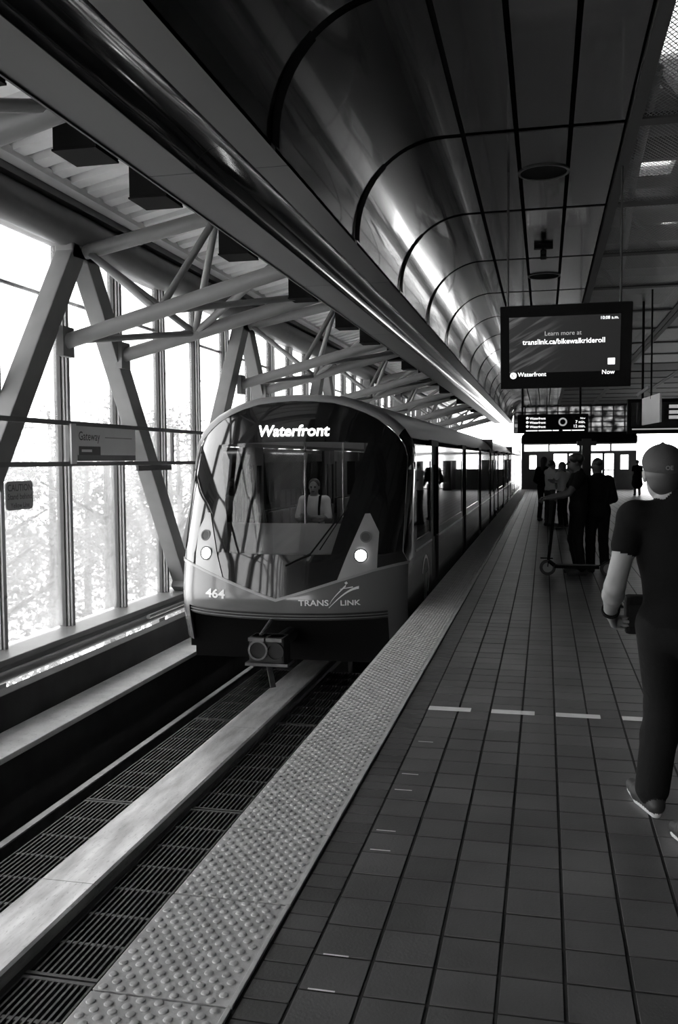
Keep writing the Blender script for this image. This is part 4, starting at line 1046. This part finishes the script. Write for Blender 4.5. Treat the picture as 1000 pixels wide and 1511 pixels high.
H = J['head']; hf = J['hf']/np.linalg.norm(J['hf']); hs = np.cross(hf, A(0, 0, 1)); hs /= np.linalg.norm(hs); Rh = np.stack([hs, hf, np.cross(hs, hf)], 1)
cap = child(man, 'cap', [el(H+A(0, 0, .052)-hf*.006, (.086, .107, .078), 0, .01, Rh), el(H+A(0, 0, .03)-hf*.035, (.083, .083, .062), 0, .02, Rh), el(H+A(0, 0, .045)+hf*.085, (.062, .05, .012), 0, .02, Rh), el(H+A(0, 0, .130), (.010, .010, .008), 0, .004)], 'cap_cloth', .006)
q = MB(); nb_ = H-hf*.112+A(0, 0, .015)-hs*.0
vs, fs, s_ = text_fit('OE', -.016, .016, .03)
q.add([tuple(nb_+hs*(-a_)*-1+A(0, 0, b_)-hf*.008) for a_, b_, c_ in vs], fs); q.build('cap_badge', 'steel_paint', cap)
child(man, 'hair', [el(H+A(0, 0, .0)-hf*.03, (.081, .078, .07), 0, .02, Rh), el(H-A(0, 0, .045)-hf*.045, (.062, .05, .05), 0, .02, Rh)], 'hair_brown', .007)
q = MB(); wv = J['l_wr']-J['l_el']; wv /= np.linalg.norm(wv); q.disc(J['l_wr']-wv*.03, wv, .040, 22, .033, .02); q.build('wristwatch', 'black', man, smooth=True)
# shoulder bag on his hip with a strap across the back
bag = tag(empty('shoulder_bag', (.43, 4.40, .80)), 'dark shoulder bag carried at the hip of the man in the cap', 'bag')
MB().box(.37, .52, 4.36, 4.46, .80, .98).build('bag_body', 'cloth_black', bag, bevel=.02); MB().box(.385, .50, 4.352, 4.36, .84, .94).build('bag_pocket', 'cloth_dark', bag, bevel=.003)
# ---- generic standing figures
def stand(loc, yaw, h, **o):
    s = h/1.75; f = frame((loc[0], loc[1], 0), yaw)
    D = dict(pel=(0, 0, .93), chest=(0, .0, 1.25), neck=(0, -.005, 1.47), head=(0, .03, 1.61), l_sh=(-.175, 0, 1.395), r_sh=(.175, 0, 1.395), l_el=(-.235, -.03, 1.10), r_el=(.235, -.03, 1.10), l_wr=(-.23, .08, .86), r_wr=(.23, .08, .86),
             l_hp=(-.095, 0, .90), r_hp=(.095, 0, .90), l_kn=(-.10, .02, .49), r_kn=(.10, .02, .49), l_an=(-.11, -.03, .085), r_an=(.11, -.03, .085), l_to=(-.13, .15, .045), r_to=(.13, .15, .045),
             l_hd=(0, .3, -1), r_hd=(0, .3, -1), l_th=(0, 1, 0), r_th=(0, 1, 0), l_pn=(1, 0, 0), r_pn=(-1, 0, 0), hf=(0, 1, 0))
    D.update(o); J = {}; z = np.zeros(3); f0 = f(z)
    for k_, v in D.items():
        if k_ == 'curl': J[k_] = v; continue
        v = np.array(v, float)
        J[k_] = (f(v)-f0) if k_ in ('hf', 'l_hd', 'r_hd', 'l_th', 'r_th', 'l_pn', 'r_pn') else f(v*s)
    J['s'] = s; return J
def hairdo(root, J, kind, m):
    s = J['s']; H = J['head']; hf = J['hf']/np.linalg.norm(J['hf']); hs = np.cross(hf, A(0, 0, 1)); Rh = np.stack([hs, hf, np.cross(hs, hf)], 1)
    P = [el(H+A(0, 0, .045*s)-hf*.022*s, (.086*s, .096*s, .092*s), 0, .02, Rh)]
    if kind == 'long': P += [rc(H-hf*.06*s, H-hf*.075*s-A(0, 0, .22*s), .075*s, .06*s, 0, .04)]
    if kind == 'bun': P += [el(H+A(0, 0, .06*s)-hf*.12*s, (.045*s,)*3, 0, .02)]
    if kind == 'curly': P += [el(H+A(0, 0, .06*s)+hs*x*s-hf*y*s, (.06*s,)*3, 0, .02) for x in (-.06, 0, .06) for y in (-.02, .06)]
    return child(root, 'hair', P, m, .012)
PI = math.pi
# man leaning on the electric scooter, side-on, arm stretched to the handlebar
J = stand((.46, 13.05), PI/2+.15, 1.71, l_el=(-.24, .18, 1.17), l_wr=(-.20, .42, 1.10), l_hd=(.1, 1, -.1), l_pn=(0, 0, -1), l_th=(1, .2, 0), r_el=(.25, .14, 1.14), r_wr=(.16, .40, 1.10), r_hd=(-.1, 1, -.1), r_pn=(0, 0, -1), r_th=(-1, .2, 0), r_kn=(.1, .06, .5), head=(0, .05, 1.60), curl=.9)
p1 = person('dark-clothed man leaning over an electric scooter on the platform', (.46, 13.05, 0), body(J, dict(IDX, sleeve=.5), J['s']*1.06), ['skin_dark', 'cloth_black', 'cloth_black', 'shoe', 'shoe', 'eye'], .012); hairdo(p1, J, 'curly', 'hair')
J = stand((.74, 13.42), .25, 1.63, l_el=(-.27, .05, 1.12), r_el=(.26, .04, 1.12), l_wr=(-.16, .22, 1.0), r_wr=(.14, .24, 1.0), l_hd=(.7, .5, -.2), r_hd=(-.7, .5, -.2))
p2 = person('person in loose black clothes standing right behind the scooter rider', (.74, 13.42, 0), body(J, dict(IDX, sleeve=1, long=1), J['s']*1.14), ['skin_dark', 'cloth_black', 'cloth_black', 'shoe', 'shoe', 'eye'], .013); hairdo(p2, J, 'bun', 'hair')
# electric scooter
so = tag(empty('electric_scooter', (.28, 12.9, 0)), 'black folding electric scooter held upright by the leaning man', 'scooter')
def wheel(x, y, r=.11):
    w_ = empty('wheel', (0, 0, 0)); w_.parent = so; w_.location = Vector((x, y, r))-so.location
    MB().disc((x, y-.022, r), (0, 1, 0), r, 28, r*.62, .044).build('tyre', 'rubber', w_, smooth=True); MB().disc((x, y-.02, r), (0, 1, 0), r*.64, 20, 0, .04).build('hub', 'steel_dark', w_)
wheel(.05, 12.88); wheel(.86, 12.84)
MB().bar((.14, 12.875, .13), (.74, 12.85, .13), .15, .045).build('deck', 'black', so, bevel=.008); MB().bar((.18, 12.873, .155), (.70, 12.852, .155), .13, .006).build('grip_tape', 'cloth_mid', so)
MB().bar((.72, 12.85, .14), (.90, 12.84, .25), .07, .012).build('rear_mudguard', 'black', so); MB().bar((-.05, 12.88, .24), (.12, 12.88, .235), .06, .012).build('front_mudguard', 'black', so)
MB().tube((.05, 12.88, .12), (.15, 12.89, 1.05), .022, 12).build('stem', 'black', so, smooth=True); MB().tube((.15, 12.62, 1.06), (.15, 13.16, 1.06), .014, 10).build('handlebar', 'chrome', so, smooth=True)
for a_, b_ in ((12.60, 12.74), (13.04, 13.18)): MB().tube((.15, a_, 1.06), (.15, b_, 1.06), .02, 10).build('grip', 'rubber', so, smooth=True)
MB().box(.10, .17, 12.83, 12.95, 1.05, 1.09).build('control_pod', 'black', so, bevel=.008); MB().tube((.06, 12.88, .20), (.14, 12.875, .14), .03).build('neck_joint', 'black', so)
# white carton on the floor behind the deck
# group farther along
J = stand((-.02, 24.2), -.5, 1.68, l_wr=(-.2, .2, .95), r_wr=(.2, .2, .95))
p3 = person('person in dark clothes at the left of the far waiting group', (-.02, 24.2, 0), body(J, dict(IDX, sleeve=1, long=1), J['s'], False), ['skin_dark', 'cloth_black', 'cloth_dark', 'shoe', 'shoe', 'eye'], .016); hairdo(p3, J, 'long', 'hair')
J = stand((.13, 22.4), -1.1, 1.62, l_el=(-.26, .12, 1.18), l_wr=(-.10, .36, 1.22), l_hd=(.3, 1, .1), r_el=(.26, .10, 1.18), r_wr=(.10, .36, 1.22), r_hd=(-.3, 1, .1), head=(0, .06, 1.58))
p4 = person('person in a white shirt and grey trousers in the far waiting group', (.13, 22.4, 0), body(J, dict(IDX, sleeve=.5), J['s'], False), ['skin', 'cloth_white', 'cloth_mid', 'shoe', 'shoe', 'eye'], .016); hairdo(p4, J, 'short', 'hair')
J = stand((.42, 21.9), .9, 1.58, l_el=(-.28, .1, 1.2), l_wr=(-.10, .38, 1.24), l_hd=(.4, 1, .1), r_el=(.26, .10, 1.16), r_wr=(.12, .34, 1.16), r_hd=(-.3, 1, .1), head=(0, .05, 1.58))
p5 = person('person with long dark hair and pale sleeves folding arms in the far group', (.42, 21.9, 0), body(J, dict(IDX, sleeve=.5), J['s'], False), ['skin', 'cloth_white', 'cloth_dark', 'shoe', 'sole', 'eye'], .016); hairdo(p5, J, 'long', 'hair_brown')
J = stand((3.93, 41.3), .1, 1.55)
P_ = body(J, dict(IDX, sleeve=.6), J['s'], False); f_ = frame((3.93, 41.3, 0), .1); P_.append(rc(f_((0, 0, .95)), f_((0, 0, .52)), .17, .24, 1, .03))
p6 = person('person in a black knee-length dress near the end doors', (3.93, 41.3, 0), P_, ['skin', 'cloth_black', 'skin', 'shoe', 'shoe', 'eye'], .02); hairdo(p6, J, 'bun', 'hair')
# passenger sitting behind the windscreen, arms folded, plus the seat
q = MB().box(-3.67, -3.19, 13.18, 13.62, .30, .40); q.box(-3.67, -3.19, 13.60, 13.68, .40, .95); q.box(-3.52, -3.34, 13.3, 13.5, -.05, .30); q.build('passenger_seat', 'seat', train, bevel=.015)
f_ = frame((-3.43, 13.42, -.05), PI)
def g(*p): return f_(np.array(p, float))
J = dict(pel=g(0, 0, .56), chest=g(0, 0, .90), neck=g(0, 0, 1.13), head=g(0, .02, 1.26), hf=A(.05, -1, -.05), l_sh=g(-.18, 0, 1.06), r_sh=g(.18, 0, 1.06), l_el=g(-.24, .08, .78), r_el=g(.24, .08, .78), l_wr=g(.02, .23, .82), r_wr=g(-.03, .20, .76),
         l_hd=A(-1, 0, .1), r_hd=A(1, 0, .1), l_th=A(0, 0, 1), r_th=A(0, 0, 1), l_pn=A(0, 1, 0), r_pn=A(0, 1, 0), l_hp=g(-.1, .04, .52), r_hp=g(.1, .04, .52), l_kn=g(-.12, .42, .52), r_kn=g(.12, .42, .52), l_an=g(-.12, .42, .10), r_an=g(.12, .42, .10), l_to=g(-.13, .6, .05), r_to=g(.13, .6, .05), curl=.3)
pp = person('passenger in a white shirt sitting with folded arms behind the windscreen', (-3.43, 13.42, -.05), body(J, dict(IDX, sleeve=.85)), ['skin', 'cloth_white', 'cloth_white', 'shoe', 'sole', 'eye'], .011); J['s'] = 1.0; hairdo(pp, J, 'bun', 'hair')
q = MB()
for s in (-1, 1): q.path([tuple(g(s*.10, .125, .72)), tuple(g(s*.105, .14, .95)), tuple(g(s*.105, .07, 1.12)), tuple(g(s*.10, -.06, 1.12))], .02, 8)
q.build('bag_straps', 'cloth_black', pp)
